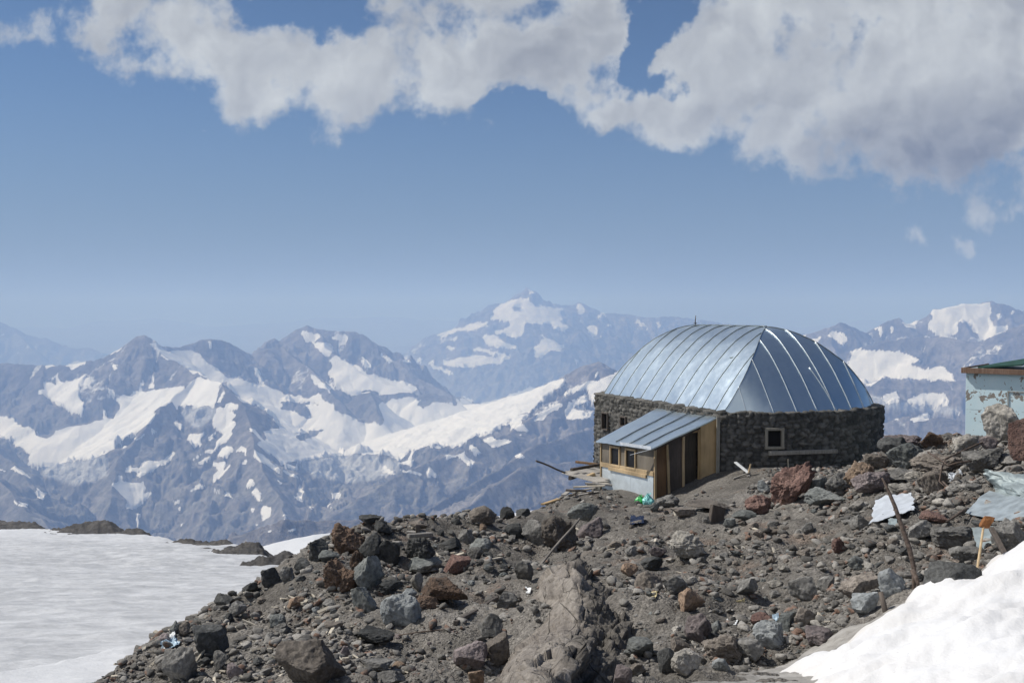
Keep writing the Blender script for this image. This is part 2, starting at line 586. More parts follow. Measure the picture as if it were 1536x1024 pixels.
def hit(px, py, y0=5.0, y1=60.0, lift=0.0):
    """depth at which the sight line through a photo pixel meets the ground"""
    Y = np.arange(y0, y1, .06)
    p0 = P(px, py, 1.0)
    g = h_ground(p0.x * Y, Y)
    below = np.nonzero(p0.z * Y <= g + lift)[0]
    return float(Y[below[0]]) if len(below) else None


def hz(x, y):
    return float(h_ground(np.array([x]), np.array([y]))[0])


def polar(az0, az1, naz, r0, r1, nr):
    th = np.linspace(R(az0), R(az1), naz); r = np.geomspace(r0, r1, nr)
    rr, tt = np.meshgrid(r, th, indexing='ij')
    return (rr * np.sin(tt)).ravel(), (rr * np.cos(tt)).ravel()


naz, nr = 960, 560
x, y = polar(-58, 58, naz, 1.2, 62, nr)
z = h_ground(x, y)
tag(mesh_np('scree_slope', np.stack([x, y, z], 1), grid_faces(nr, naz), M['scree']), kind='structure')


# ------------------------------------------------------------------ signed distance to a polyline in plan (positive on its left)
def sdist(x, y, pts):
    best = np.full(len(x), 1e9); sg = np.ones(len(x))
    for (ax, ay), (bx, by) in zip(pts[:-1], pts[1:]):
        dx, dy = bx - ax, by - ay
        t = np.clip(((x - ax) * dx + (y - ay) * dy) / (dx*dx + dy*dy), 0, 1)
        d = np.hypot(x - ax - t*dx, y - ay - t*dy)
        s = np.where(dx * (y - ay) - dy * (x - ax) >= 0, 1.0, -1.0)
        n = d < best
        best = np.where(n, d, best); sg = np.where(n, s, sg)
    return best * sg


def plan(pp):
    return [tuple(P(*c))[:2] for c in pp]


def snow_sheet(name, az0, az1, naz, r0, r1, nr, edge, lift, mat, bumps, dirtf, k=.5, fringe=.12):
    x, y = polar(az0, az1, naz, r0, r1, nr)
    sd = -sdist(x, y, edge)
    sd = sd + fbm(p2(x * 1.6, y * 1.6, 4.4), 3) * fringe
    g = np.where(sd > 0, lift * (1 - np.exp(-np.maximum(sd, 0) / k)), sd * 1.2)
    z = h_smooth(x, y) + fbm(p2(x * .35, y * .35, 3.1), 3) * .30 * sstep(2, 7, np.hypot(x, y)) * .6 + g + bumps(x, y)
    return tag(mesh_np(name, np.stack([x, y, z], 1), grid_faces(nr, naz), mat, attrs={'dirt': dirtf(x, y, sd)}), kind='structure')


# bright snow bank the photographer stands on
EDGE_S = [(.9, 1.0), (2.0, 6.5)] + plan([(1150, 1026, 9.0), (1238, 978, 9.6), (1302, 940, 10.0), (1396, 899, 10.6), (1460, 872, 11), (1540, 836, 11.8), (1700, 772, 14), (1900, 740, 20)])
snow_sheet('snow_bank', -5, 60, 420, 1.2, 24, 300, EDGE_S, .42, M['snow'],
           lambda x, y: fbm(np.stack([x * 1.1 + y * .8, y * 2.4 - x * 1.2, 0 * x + 2.2], 1), 4) * .085 + fbm(p2(x * .45, y * .45, 5.0), 2) * .1 + .05 * (worley(x * 1.7 + .5 * pnoise(p2(x, y)), y * 2.6 + .5 * pnoise(p2(x, y, 3.)), 5)[0] ** 2 - .3),
           lambda x, y, sd: np.clip(.22 + .7 * np.exp(-np.maximum(sd, 0) / .18) + .12 * fbm(p2(x * .8, y * .8, 9.), 3), 0, 1), .55, .16)
# dirty ice showing between the stones and the clean snow
EDGE_D = [(-.3, 4.0), (.6, 7.4)] + plan([(985, 1030, 8.95), (1080, 1004, 9.35), (1180, 984, 9.75), (1265, 951, 10.2), (1320, 928, 10.6), (1400, 889, 11.0), (1460, 866, 11.2), (1540, 832, 12.0), (1700, 768, 14.4)])
snow_sheet('dirty_ice', -5, 60, 360, 3, 20, 240, EDGE_D, .10, M['dirty_ice'],
           lambda x, y: fbm(np.stack([x * 1.0 + y * 1.6, y * 5 - x * 2.5, 0 * x + 6.2], 1), 4) * .05,
           lambda x, y, sd: np.clip(.75 + .3 * fbm(p2(x * .8, y * .8, 9.), 3), 0, 1), .4, .16)

# ------------------------------------------------------------------ glacier snow to the left, lower than the moraine
EDGE_F = [tuple(P(px, py, Y))[:2] for px, py, Y in ((-700, 792, 190), (-150, 790, 178), (0, 792, 172), (130, 795, 154), (180, 803, 120), (254, 811, 98), (330, 824, 74), (430, 845, 53), (560, 870, 44), (900, 900, 40))]
LIP = [tuple(P(px, py, Y))[:2] for px, py, Y in ((-300, 1060, 11.0), (-60, 1024, 12.6), (40, 1004, 13.6), (110, 982, 14.9), (170, 970, 15.6), (235, 958, 16.4), (300, 930, 19))]


def h_field(x, y):
    z = -2.4 - .202 * y
    sd = -sdist(x, y, EDGE_F)
    z = z + np.where(sd > 0, 0, sd * .75) + fbm(p2(x * .05, y * .05, 1.), 3) * .5 * sstep(14, 60, y)
    lip = -sdist(x, y, LIP)
    z = z + .34 * sstep(-.5, .45, lip + fbm(p2(x * .9, y * .9, 2.), 3) * .3)
    return z, sd, lip


x, y = polar(-62, 14, 620, 5, 330, 420)
z, sd, lip = h_field(x, y)
far = sstep(10, 70, y)
z = z + fbm(np.stack([x * .5, y * 1.1, 0 * x], 1), 4) * .07 * (.5 + far) + (worley(x * .9 + .4 * pnoise(p2(x, y)), y * .9 + .4 * pnoise(p2(x, y, 2.)), 9)[0] ** 2 - .3) * .075
dirt = np.clip(.9 - .62 * sstep(70, 135, y + 6 * fbm(p2(x * .06, y * .06, 3.), 3)) - .55 * sstep(-.4, .7, lip) + .3 * fbm(p2(x * .1, y * .16, 8.), 4), 0.03, 1)
tag(mesh_np('snow_field', np.stack([x, y, z], 1), grid_faces(420, 620), M['snowfield'], attrs={'dirt': dirt}), kind='structure')

# dark banks of rubble along the far edge of the snow
MOUND = [  # px, py of crest, depth, half length px, height m, half width m
    (-80, 783, 172, 130, 1.3, 6), (40, 785, 166, 56, 1.05, 6), (186, 792, 132, 62, 1.6, 6), (236, 803, 113, 50, .8, 5), (300, 820, 80, 50, .5, 2.0),
    (345, 826, 71, 44, .55, 2.0), (392, 832, 61, 44, .6, 2.0), (440, 836, 54, 36, .75, 2.5), (420, 823, 66, 24, .6, 2.5)]
x, y = polar(-44, -4, 700, 38, 220, 260)
z0, sd, lip = h_field(x, y)
g = np.full(len(x), -.55)
for px, py, Y, hl, hh, hw in MOUND:
    c = P(px, py, Y); L = hl / F * Y
    ex = Vector((.86, -.5)) if px > 100 else Vector((1, -.12))
    dx, dy = x - c.x, y - c.y
    u = (dx * ex.x + dy * ex.y) / (L * 1.2); w = (dy * ex.x - dx * ex.y) / hw
    g = np.maximum(g, (hh + .35) * np.exp(-(u ** 4) - w ** 2) - .35)
g = g + (fbm(p2(x * .12, y * .12, 2.), 4) * .45 + fbm(p2(x * .5, y * .5, 2.), 3) * .22 + (ridged(p2(x * .45, y * .45, 6.), 4, .6) - .6) * .55 + fbm(p2(x * 1.3, y * 1.3, 6.), 3) * .2) * (.25 + .75 * sstep(-.5, -.1, g))
tag(mesh_np('moraine_bank', np.stack([x, y, z0 + g - .04], 1), grid_faces(260, 700), M['moraine']), kind='structure')

# a lower tongue of snow beyond the rim
n1, n2 = 160, 60
top = [(330, 838, 330), (385, 823, 345), (430, 811, 360), (470, 801, 372), (500, 797, 380), (560, 792, 392), (640, 786, 400), (720, 780, 410), (800, 770, 420)]
tp = np.array([tuple(P(*c)) for c in top])
s = np.linspace(0, len(top) - 1, n1)
T = np.stack([np.interp(s, range(len(top)), tp[:, k]) for k in range(3)], 1)
k = np.linspace(-.12, 1, n2)[:, None, None]
V = T[None] * (1 - k) + (T * np.array([.42, .42, .42]) + np.array([0, 0, -9]))[None] * k
V = V.reshape(-1, 3)
back = np.repeat(np.linspace(-.12, 1, n2) < 0, n1)
V[:, 2] += fbm(p2(V[:, 0] * .02, V[:, 1] * .02, 0.), 4) * 2.2 - np.where(back, 14, 0)
tag(mesh_np('snow_tongue', V, grid_faces(n2, n1), M['snowfield'], attrs={'dirt': np.full(len(V), .3)}), kind='structure')
# ------------------------------------------------------------------ mountains across the valley
def _poly(k, pts):
    sx, ox, oy = {1: (5.12, 0, 470), 2: (5.12, 250, 470), 3: (5.12, 0, 630), 4: (5.12, 250, 630), 5: (5.12, 500, 470), 6: (5.12, 500, 620),
                  7: (5.12, 690, 420), 8: (4.2669, 1180, 430), 0: (1, 0, 0)}[k]
    return [(ox + a / sx, oy + b / sx) for a, b in zip(pts[::2], pts[1::2])]


SNOW = [  # where snow and glacier ice lie on the slopes
 (1, (780,310,850,270,940,235,920,265,840,320)), (1, (500,400,560,380,660,365,660,385,550,430)), (1, (345,405,400,380,420,410,370,415)),
 (1, (330,530,430,550,440,470,470,530,560,520,650,470,610,540,610,570,615,640,650,720,640,750,560,740,470,690,370,640,290,590,340,580)),
 (1, (870,380,910,385,900,430,875,420)), (1, (820,570,870,580,880,640,840,610)), (1, (1090,480,1110,560,1095,565)), (1, (1150,470,1170,500,1190,570,1140,575)), (1, (775,730,800,760,825,815,795,810)),
 (0, (172,599,182,595,200,595,207,587,227,585,254,581,274,578,278,580,270,589,258,601,234,615,228,632,211,642,182,663,172,670,160,680,140,688,100,692,85,697,60,698,40,695,45,680,25,668,5,658,0,655,-60,650,-60,625,0,624,20,627,28,638,45,640,62,657,75,655,85,645,110,640,130,638,150,632,175,625,180,612)),
 (0, (232,521,254,527,277,525,287,526,300,533,312,545,325,556,345,565,375,573,400,580,430,590,460,597,478,588,482,594,490,602,500,606,508,620,520,622,545,634,570,636,575,628,568,608,590,600,610,597,640,600,690,608,710,606,722,607,740,603,770,595,800,583,815,577,830,570,845,566,847,572,835,580,818,592,800,605,780,620,745,635,730,648,700,660,690,670,670,666,640,668,615,676,600,690,575,680,545,682,495,683,455,692,440,690,420,695,405,680,385,665,400,658,395,645,420,640,405,620,380,605,362,602,350,588,340,575,333,573,325,580,318,573,310,565,298,560,287,557,270,545,245,535)),
 (2, (240,480,390,540,390,640,370,720,230,700,100,700,60,740,45,670,110,610)),
 (2, (1240,360,1300,340,1450,390,1536,450,1560,560,1400,600,1340,500)), (5, (0,340,100,360,180,430,280,470,400,500,500,520,630,570,610,600,480,620,400,620,330,600,250,590,130,620,80,600,20,540,-40,450)),
 (2, (1030,140,1160,150,1170,180,1110,220,1250,230,1280,280,1240,330,1180,290,1120,230,1060,200,1025,170)), (2, (1250,190,1330,165,1400,175,1400,205,1310,210)),
 (2, (1090,480,1160,490,1280,580,1240,600,1150,540)), (2, (320,215,340,215,340,260,320,260)), (2, (660,400,690,420,750,530,735,545)),
 (2, (390,730,450,720,450,700,540,690,540,730,480,740,530,780,500,820,530,850,500,930,430,1000,370,1024,370,990,440,920,360,870,360,800)),
 (2, (180,960,270,910,270,950,220,1010,180,1000)), (2, (60,830,120,850,110,880,70,870)), (2, (390,680,455,590,460,610,410,680)),
 (4, (280,240,350,230,420,140,500,80,510,120,460,160,400,190,350,250,290,255)), (4, (380,270,430,210,490,190,505,215,470,260,420,280)),
 (4, (220,340,300,290,340,280,330,300,250,335)), (4, (350,330,440,305,440,330,410,380,500,340,505,370,420,440,350,495,370,420,400,370)),
 (4, (530,240,570,200,600,220,610,290,590,240)), (4, (590,330,620,300,630,330,600,350)), (4, (605,480,620,450,650,450,685,490,650,515,610,510)),
 (4, (670,550,700,530,720,560,715,610,690,600)), (4, (710,690,740,670,795,680,790,720,740,780,730,760)), (4, (415,570,470,545,510,600,490,595,450,580)),
 (4, (375,545,400,535,410,555,385,560)), (4, (175,545,250,485,290,505,220,530)), (4, (940,550,1000,590,1020,500,1060,550,1040,575,1040,625,1010,610)),
 (4, (1085,640,1150,685,1100,665)), (4, (660,220,740,260,850,350,890,420,850,380,760,330,690,290)), (4, (880,320,1010,350,1000,380,900,350)),
 (4, (890,380,1050,455,1000,450,920,420)), (4, (840,450,870,480,850,490)), (4, (170,100,280,95,265,180,210,205,170,170)), (4, (305,150,350,100,370,105,330,155)),
 (4, (180,305,250,260,245,275,190,310)), (4, (620,60,690,80,780,200,720,160)), (4, (1270,560,1340,570,1320,600,1280,590)), (4, (1230,650,1270,640,1260,680)), (4, (600,320,640,310,620,350)),
 (4, (645,670,680,670,675,690,650,690)), (4, (885,745,915,720,910,755)), (4, (170,420,205,395,200,415,180,435)), (4, (50,620,110,600,115,615,60,630)), (4, (80,665,140,655,130,670,90,675)), (4, (100,785,150,785,120,800)),
 (4, (660,800,710,800,690,815)), (4, (775,850,820,838,815,850,790,858)), (4, (930,840,1000,828,980,845,940,850)),
 (3, (850,500,920,480,915,420,940,430,940,480,1000,490,1100,470,1120,520,1090,560,1170,555,1130,600,1020,680,980,680,970,610,930,580)),
 (3, (950,400,980,350,1070,360,1090,315,1240,310,1335,240,1300,300,1250,360,1220,350,1120,410,1045,440,1070,390)),
 (3, (70,370,120,355,180,400,240,450,200,440)), (3, (260,540,290,525,355,580,345,620)), (3, (90,610,220,650,200,658,100,622)), (3, (0,375,70,398,0,362)),
 (3, (1060,720,1080,720,1075,780,1055,830)), (3, (1040,145,1110,100,1100,120,1050,150)), (3, (930,195,970,190,940,215)), (3, (1165,60,1210,80,1180,95)),
 (6, (480,380,580,360,610,290,640,280,610,320,630,370,600,400)), (6, (500,420,690,470,740,400,800,460,780,490,700,460,650,475,540,450)), (6, (370,410,400,400,440,440,480,460,440,480,380,440)),
 (6, (845,310,900,330,990,310,1000,290,1010,340,1080,370,1070,410,1020,380,960,330,860,360)), (6, (1040,240,1080,250,1130,300,1100,320,1060,290)),
 (6, (1150,190,1220,180,1250,210,1340,190,1375,210,1280,260,1200,250)), (6, (610,270,680,240,780,250,940,190,940,230,800,265,720,250,640,280)),
 (6, (1145,165,1250,80,1400,20,1500,0,1420,60,1270,100,1180,150)), (6, (1320,325,1390,330,1460,305,1480,325,1400,338)), (6, (780,505,805,510,790,525)), (6, (0,620,50,600,60,640,20,650)),
 (5, (1355,860,1400,820,1480,800,1440,840,1500,890,1480,910,1380,880)), (5, (1420,930,1450,920,1440,940)),
 (7, (790,880,890,820,940,790,1020,760,1060,780,1130,740,1200,720,1250,685,1230,740,1130,850,1060,880,1020,910,990,850,1000,830,880,850)),
 (7, (590,1035,700,960,790,950,790,980,690,1010,640,1070,560,1090)), (7, (810,1010,840,940,930,890,985,900,960,930,880,950,860,990,950,1020,1030,1010,1020,1060,900,1070,820,1050)),
 (7, (-20,900,0,900,90,910,120,960,200,940,300,910,400,870,560,830,590,840,570,870,650,830,720,770,800,750,770,820,720,830,640,880,650,910,590,960,520,1010,400,1030,200,1030,0,1030)),
 (7, (1030,740,1055,700,1045,750)),
 (7, (240,300,270,220,330,180,440,135,540,150,575,200,660,200,720,220,800,210,770,260,790,330,840,360,800,390,720,360,700,330,520,330,490,370,470,430,420,440,330,410,270,420,300,380,380,350,370,310)),
 (7, (170,440,230,415,290,430,330,480,430,500,420,530,300,510,220,510)), (7, (550,520,620,490,640,425,700,460,790,510,790,545,680,545,620,590,570,590)),
 (7, (0,370,100,350,220,320,210,350,120,380,0,385)), (7, (0,600,130,575,250,590,360,600,300,640,150,650,60,670,-40,665,-130,640,-100,610)), (7, (80,530,130,510,250,550,400,580,380,600,280,590,200,550)),
 (7, (890,180,930,190,960,240,910,250)), (7, (1060,250,1110,240,1130,280,1070,290)), (7, (980,340,1040,360,1050,400,1020,440,980,390)), (7, (520,70,560,80,580,110,540,100)),
 (7, (860,610,930,625,900,640)), (7, (1340,290,1430,350,1400,355,1350,320)), (7, (1130,340,1160,335,1150,360)), (7, (1060,430,1090,430,1080,450)), (7, (1490,330,1536,320,1530,370)),
 (5, (520,370,560,330,600,370,580,385)), (5, (720,380,760,360,770,400,900,440,930,470,830,450,760,410)), (5, (890,185,960,185,960,205,895,205)), (5, (880,250,940,250,940,275,890,272)),
 (5, (780,170,860,125,1000,105,1100,70,1190,70,1190,95,1080,110,930,140,830,180)), (5, (630,350,670,345,680,375,640,380)), (5, (350,300,380,300,470,375,440,370)), (5, (200,350,235,340,290,400,270,410)),
 (8, (940,150,1050,130,1130,105,1310,105,1300,190,1330,250,1400,260,1420,240,1400,290,1300,320,1230,345,1215,270,1170,220,1090,215,1100,290,1000,320,950,280,910,250)),
 (8, (1340,180,1370,180,1350,210)), (8, (1430,150,1460,160,1440,180)), (8, (740,225,830,220,820,260,780,270)), (8, (260,310,340,290,400,360,350,365)), (8, (20,310,130,305,120,335,70,330)), (8, (130,350,225,320,180,380)),
 (8, (410,420,480,400,600,410,720,420,820,450,860,470,760,500,880,520,1000,510,1060,560,1080,600,1000,590,800,590,700,580,620,580,560,610,540,630,490,620,450,590,400,560,390,510)),
 (8, (600,690,700,680,740,740,640,750)), (8, (760,730,850,690,1000,680,1030,760,960,730,890,750)), (8, (790,850,900,810,920,850,820,860)), (8, (1080,810,1110,805,1140,830)), (8, (660,250,690,260,680,290)), (8, (570,250,595,260,600,300,580,300)),
]
ROCK = [  # rock islands standing out of the ice
 (2, (850,680,1000,670,1170,680,1180,695,1060,700,1150,800,1040,790,960,750,880,730)), (2, (990,930,1100,900,1210,880,1150,940,1040,980,1000,960)),
 (0, (500,605,515,590,535,592,552,585,565,600,575,630,570,636,545,634,520,622,503,617)), (5, (630,700,740,590,800,640,960,640,965,690,760,690,690,720)), (7, (400,195,480,200,470,245,410,245)),
]
RX0, RY0, RS = -80, 425, 1.5
RW, RH = int(1760 * RS), int(420 * RS)


def raster(polys):
    out = np.zeros((RH, RW), bool)
    for k, pts in polys:
        q = np.array(_poly(k, pts))
        xs = (q[:, 0] - RX0) * RS; ys = (q[:, 1] - RY0) * RS
        j0, j1 = max(0, int(ys.min())), min(RH - 1, int(ys.max()) + 1)
        for j in range(j0, j1 + 1):
            yy = j + .5; xx = []
            for i in range(len(xs)):
                x0, y0, x1, y1 = xs[i-1], ys[i-1], xs[i], ys[i]
                if (y0 <= yy) != (y1 <= yy): xx.append(x0 + (yy - y0) / (y1 - y0) * (x1 - x0))
            xx.sort()
            for a, b in zip(xx[::2], xx[1::2]):
                out[j, max(0, int(round(a))):max(0, int(round(b)))] = True
    return out


ICE = [  # bare, broken glacier ice below the snow line
 (0, (455,692,495,683,545,682,600,690,600,705,580,715,540,724,500,722,470,712,448,700)), (0, (60,698,85,697,100,692,140,688,160,682,165,695,160,712,140,722,110,726,85,720,65,712)),
 (0, (272,608,290,611,322,610,330,618,315,632,300,640,285,638,272,622)), (0, (1285,590,1310,592,1340,600,1400,605,1440,612,1440,622,1380,618,1320,612,1290,606)),
]
SM = (raster(SNOW) & ~raster(ROCK)).astype(float)
for _ in range(1):
    SM = (SM + np.roll(SM, 1, 0) + np.roll(SM, -1, 0) + np.roll(SM, 1, 1) + np.roll(SM, -1, 1)) / 5


IM = raster(ICE).astype(float)
for _ in range(6):
    IM = (IM + np.roll(IM, 1, 0) + np.roll(IM, -1, 0) + np.roll(IM, 1, 1) + np.roll(IM, -1, 1)) / 5


def snow_at(x, y, z, SM=SM):
    px, py = proj(x, y, z)
    px = px + 4.2 * fbm(p2(x / 210, y / 210, 40.), 4, .6); py = py + 3.0 * fbm(p2(x / 210, y / 210, 50.), 4, .6)
    u = np.clip((px - RX0) * RS - .5, 0, RW - 2); v = np.clip((py - RY0) * RS - .5, 0, RH - 2)
    i = u.astype(int); j = v.astype(int); fu = u - i; fv = v - j
    return (SM[j, i] * (1 - fu) + SM[j, i+1] * fu) * (1 - fv) + (SM[j+1, i] * (1 - fu) + SM[j+1, i+1] * fu) * fv


def mountain(name, label, ridges, px0, px1, ncol, y0, y1, nrow, floor, steep=.62, rough=1.0, k0=1.0):
    kx = (np.linspace(px0, px1, ncol) - 768) / F
    Y = np.geomspace(y0, y1, nrow) if y1 / y0 > 1.6 else np.linspace(y0, y1, nrow)
    yy, kk = np.meshgrid(Y, kx, indexing='ij')
    y = yy.ravel(); x = (kk * yy).ravel()
    wx = x + fbm(p2(x / 620, y / 620, 5.), 3) * 55; wy = y + fbm(p2(x / 620, y / 620, 15.), 3) * 90
    H = np.full(len(x), -9e9); S = np.zeros(len(x)); D = np.zeros(len(x)); run = 0.0
    for ri, (st, pts) in enumerate(ridges):
        q = [P(px, py, km * 1000) for px, py, km in pts]
        run += 5000
        for a, b in zip(q[:-1], q[1:]):
            dx, dy = b.x - a.x, b.y - a.y; L2 = dx*dx + dy*dy; L = math.sqrt(L2)
            t = np.clip(((wx - a.x) * dx + (wy - a.y) * dy) / L2, 0, 1)
            d = np.hypot(wx - a.x - t*dx, wy - a.y - t*dy)
            h = a.z + (b.z - a.z) * t - steep * st * d - 70 * k0 * (1 - np.exp(-d / 130.))
            n = h > H
            H = np.where(n, h, H); S = np.where(n, run + t * L, S); D = np.where(n, d, D)
            run += L
    far = np.minimum(1, D / 450)
    ribs = ridged(np.stack([S / 420, D / 1700, 0 * S + 1.], 1), 5, .6) - .62
    H0 = np.maximum(H, floor + 100)
    calm = 1 - .8 * np.maximum(snow_at(x, y, H0 + ribs * 150 * far), snow_at(x, y, H0))
    H = H + (ribs * 300 + 60 * (calm < .6)) * far * rough * calm + calm * fbm(p2(x / 330, y / 330, 2.), 5, .6) * (18 + 95 * far) * rough
    H = np.where(H < floor + 250, floor + 250 * np.exp(np.clip((H - floor - 250) / 250, -40, 0)), H)
    g = H.reshape(nrow, ncol)
    g[1:-1, 1:-1] = g[1:-1, 1:-1] * .7 + (g[:-2, 1:-1] + g[2:, 1:-1] + g[1:-1, :-2] + g[1:-1, 2:]) * .075
    H = g.ravel()
    s = snow_at(x, y, H)
    ice = snow_at(x, y, H, IM)
    s = np.clip(s + .37 * sstep(-.02, -.16, ribs) * sstep(-1500, -800, H) * (s < .3), 0, 1)
    low = sstep(-900, -1500, H)
    o = mesh_np(name, np.stack([x, y, H], 1), grid_faces(nrow, ncol), M['mountain'], attrs={'snow': s, 'low': low, 'ice': ice})
    tag(o, label, 'mountain range', kind='structure')
    return o


NEAR = [
 (1.1, ((-300,560,12.6),(-60,541,12.5),(20,544,12.4),(60,547,12.3),(110,545,12.2),(150,537,12),(180,520,12),(205,505,12),(222,503,12),(238,508,12),(250,519,12.1),(275,520,12.4),(300,507,12.6),(315,506,12.6),(340,513,12.7),(360,525,12.9),(374,531,13),(400,522,13.1),(425,520,13.3))),
 (1.0, ((400,530,14),(425,515,14.2),(445,495,14.4),(460,485,14.4),(475,491,14.4),(500,494,14.4),(540,498,14.4),(555,505,14.3),(580,529,14.1),(605,550,13.8),(640,572,13.6),(680,592,13.3),(700,606,13.2))),
 (.55, ((700,606,13.2),(740,603,13),(770,595,12.6),(800,584,12.2),(830,572,11.8),(858,560,11.4),(875,549,11.1),(885,546,11),(897,541,11),(905,544,11),(920,553,11),(935,560,11),(990,580,11.2),(1080,600,11.5))),
 (1.0, ((235,521,12),(258,540,11.6),(280,551,11.2),(300,559,10.9),(318,570,10.5),(334,573,10.3),(350,588,10),(365,612,9.7),(375,640,9.3),(385,670,8.9),(400,710,8.4),(425,760,7.8),(440,800,7.2))),
 (.9, ((298,560,10.9),(272,585,10.5),(258,602,10.2),(232,618,9.8),(205,650,9.4),(180,690,9),(165,740,8.5),(150,800,8))),
 (1.0, ((205,508,12),(180,545,11.6),(172,580,11.3),(155,615,11),(140,637,10.8))),
 (1.0, ((238,510,12),(228,545,11.7),(205,580,11.4),(196,595,11.3))),
 (1.0, ((60,547,12.3),(62,590,11.7),(65,620,11.2),(66,655,10.8))),
 (.9, ((-150,600,11),(-60,640,10),(10,690,9.2),(60,740,8.5),(100,800,7.8))),
 (.8, ((-200,660,8.6),(-40,700,8),(30,755,7.4),(80,800,7))),
 (1.0, ((425,520,13.3),(455,545,12.9),(480,570,12.5),(500,592,12.1),(510,600,11.9))),
 (1.2, ((540,590,12.4),(555,586,12.2),(562,600,12),(572,630,11.6))),
 (1.0, ((470,491,14.4),(490,520,13.8),(520,545,13.4),(560,570,13.1),(620,585,13))),
 (1.0, ((632,592,12.8),(645,588,12.8),(665,592,12.8),(690,603,12.8))),
 (.6, ((900,544,11),(880,575,10.5),(850,600,10.1),(810,622,9.7),(760,652,9.2),(700,672,8.8),(640,690,8.5),(585,720,8.1),(530,755,7.7),(470,790,7.2))),
 (1.1, ((960,590,9.4),(920,622,9.0),(880,642,8.7),(840,655,8.4),(800,669,8.1),(765,690,7.8),(735,707,7.5),(700,726,7.2),(660,748,6.9),(620,775,6.6))),
 (.9, ((900,690,7.2),(840,695,7.0),(780,702,6.8),(740,727,6.5),(700,752,6.2),(650,782,5.9),(600,800,5.6))),
 (.9, ((1000,660,7),(930,690,6.6),(860,725,6.1),(800,760,5.7),(770,800,5.3))),
 (.8, ((250,840,4.9),(300,828,4.8),(350,808,4.7),(385,790,4.7),(422,778,4.7),(470,781,4.8),(535,774,4.9),(600,776,5.0),(680,790,5.1))),
]
mountain('mountain_range', 'dark snow-streaked mountain range with glaciers filling its hollows, beyond the grey snow field', NEAR, -260, 1090, 1040, 4300, 15500, 620, -2250)

MASSIF = [
 (1.0, ((560,545,25.5),(610,528,25.3),(640,505,25),(670,496,25),(700,490,25),(725,478,24.8),(735,456,24.6),(752,453,24.6),(770,447,24.5),(782,437,24.4),(790,430,24.4),(796,434,24.4),(808,447,24.5),(830,455,24.6),(850,457,24.7),(868,453,24.8),(885,460,24.8),(905,468,24.9),(940,470,25),(960,474,25),(985,476,25),(1010,473,25.2),(1060,480,25.4),(1140,492,25.5),(1300,510,26))),
 (1.0, ((782,440,24.4),(765,475,23.8),(740,500,23.4),(720,520,23),(690,540,22.6),(640,570,22))),
 (1.0, ((840,458,24.6),(850,490,24),(840,520,23.4),(830,550,23),(820,590,22.4))),
 (1.0, ((905,468,24.9),(900,500,24.2),(890,530,23.6),(880,570,23))),
 (1.0, ((700,490,25),(680,515,24.4),(660,530,24),(620,545,23.5))),
 (.9, ((960,474,25),(970,510,24.2),(960,550,23.4))),
]
mountain('high_massif', 'pale hazy massif with one pointed snowy summit, highest on the skyline', MASSIF, 500, 1340, 560, 19500, 27500, 240, -2300, .62, 1.2)

RIGHT = [
 (1.0, ((1000,530,14.5),(1120,520,14.3),(1180,507,14.2),(1200,502,14.2),(1225,495,14.2),(1245,490,14.2),(1258,481,14.2),(1266,483,14.2),(1282,491,14.4),(1300,500,14.6),(1315,495,14.7),(1325,483,14.7),(1338,478,14.7),(1347,475,14.7),(1358,484,14.8),(1375,486,14.9),(1390,475,15),(1398,463,15),(1420,459,15),(1445,454,15),(1475,454,15),(1492,450,15),(1510,455,15),(1530,464,15.1),(1560,470,15.2),(1760,490,15.5))),
 (1.0, ((1700,470,11.5),(1560,478,11.8),(1535,482,12),(1512,492,12.1),(1490,503,12.2),(1470,511,12.3),(1440,508,12.5),(1400,503,12.8),(1380,503,12.9),(1350,508,13),(1310,513,13.1),(1285,522,13.2))),
 (1.0, ((1240,495,14.2),(1250,520,13.5),(1262,545,13),(1270,570,12.6))),
 (1.0, ((1445,476,14.6),(1455,490,14.4),(1460,505,14))),
 (1.0, ((1505,455,15),(1500,475,14.6),(1490,495,14.2))),
 (.9, ((1240,590,10.8),(1300,579,10.6),(1327,567,10.6),(1345,569,10.6),(1380,570,10.6),(1430,570,10.5),(1480,568,10.4),(1560,555,10.2),(1760,540,10))),
 (.8, ((1200,660,8.6),(1300,640,8.5),(1360,622,8.6),(1420,628,8.5),(1480,640,8.4),(1700,650,8))),
]
mountain('glacier_range', 'snowy range with a broad glacier below its crest, between the hut roof and the blue shed', RIGHT, 1000, 1760, 560, 7400, 17000, 340, -2300, .62, .9)

EAST = [
 (1.0, ((-300,470,27),(-60,475,26),(0,482,25.8),(12,490,25.7),(25,492,25.7),(40,502,25.7),(70,506,25.7),(95,517,25.7),(110,521,25.7),(135,520,25.7),(150,530,25.7),(200,550,25.7),(330,560,26))),
 (1.0, ((20,492,25.7),(40,515,25),(60,535,24.4))),
]
mountain('hazy_ridge', 'pale ridge fading into haze at the far end of the dark range', EAST, -320, 380, 330, 22000, 28500, 120, -2300, .62, 1.0)

kx = (np.linspace(-900, 2400, 300) - 768) / F
Y = np.linspace(30000, 58000, 90)
yy, kk = np.meshgrid(Y, kx, indexing='ij')
x, y = (kk * yy).ravel(), yy.ravel()
H = -1250 + 950 * np.exp(-((y - 47000) / 5200) ** 2) * (.75 + .5 * fbm(p2(x / 9000, y / 9000, 3.), 4)) + 260 * fbm(p2(x / 2500, y / 2500, 1.), 4)
tag(mesh_np('far_hills', np.stack([x, y, H], 1), grid_faces(90, 300), M['mountain'], attrs={'snow': np.zeros(len(x)), 'low': np.ones(len(x))}), kind='structure')

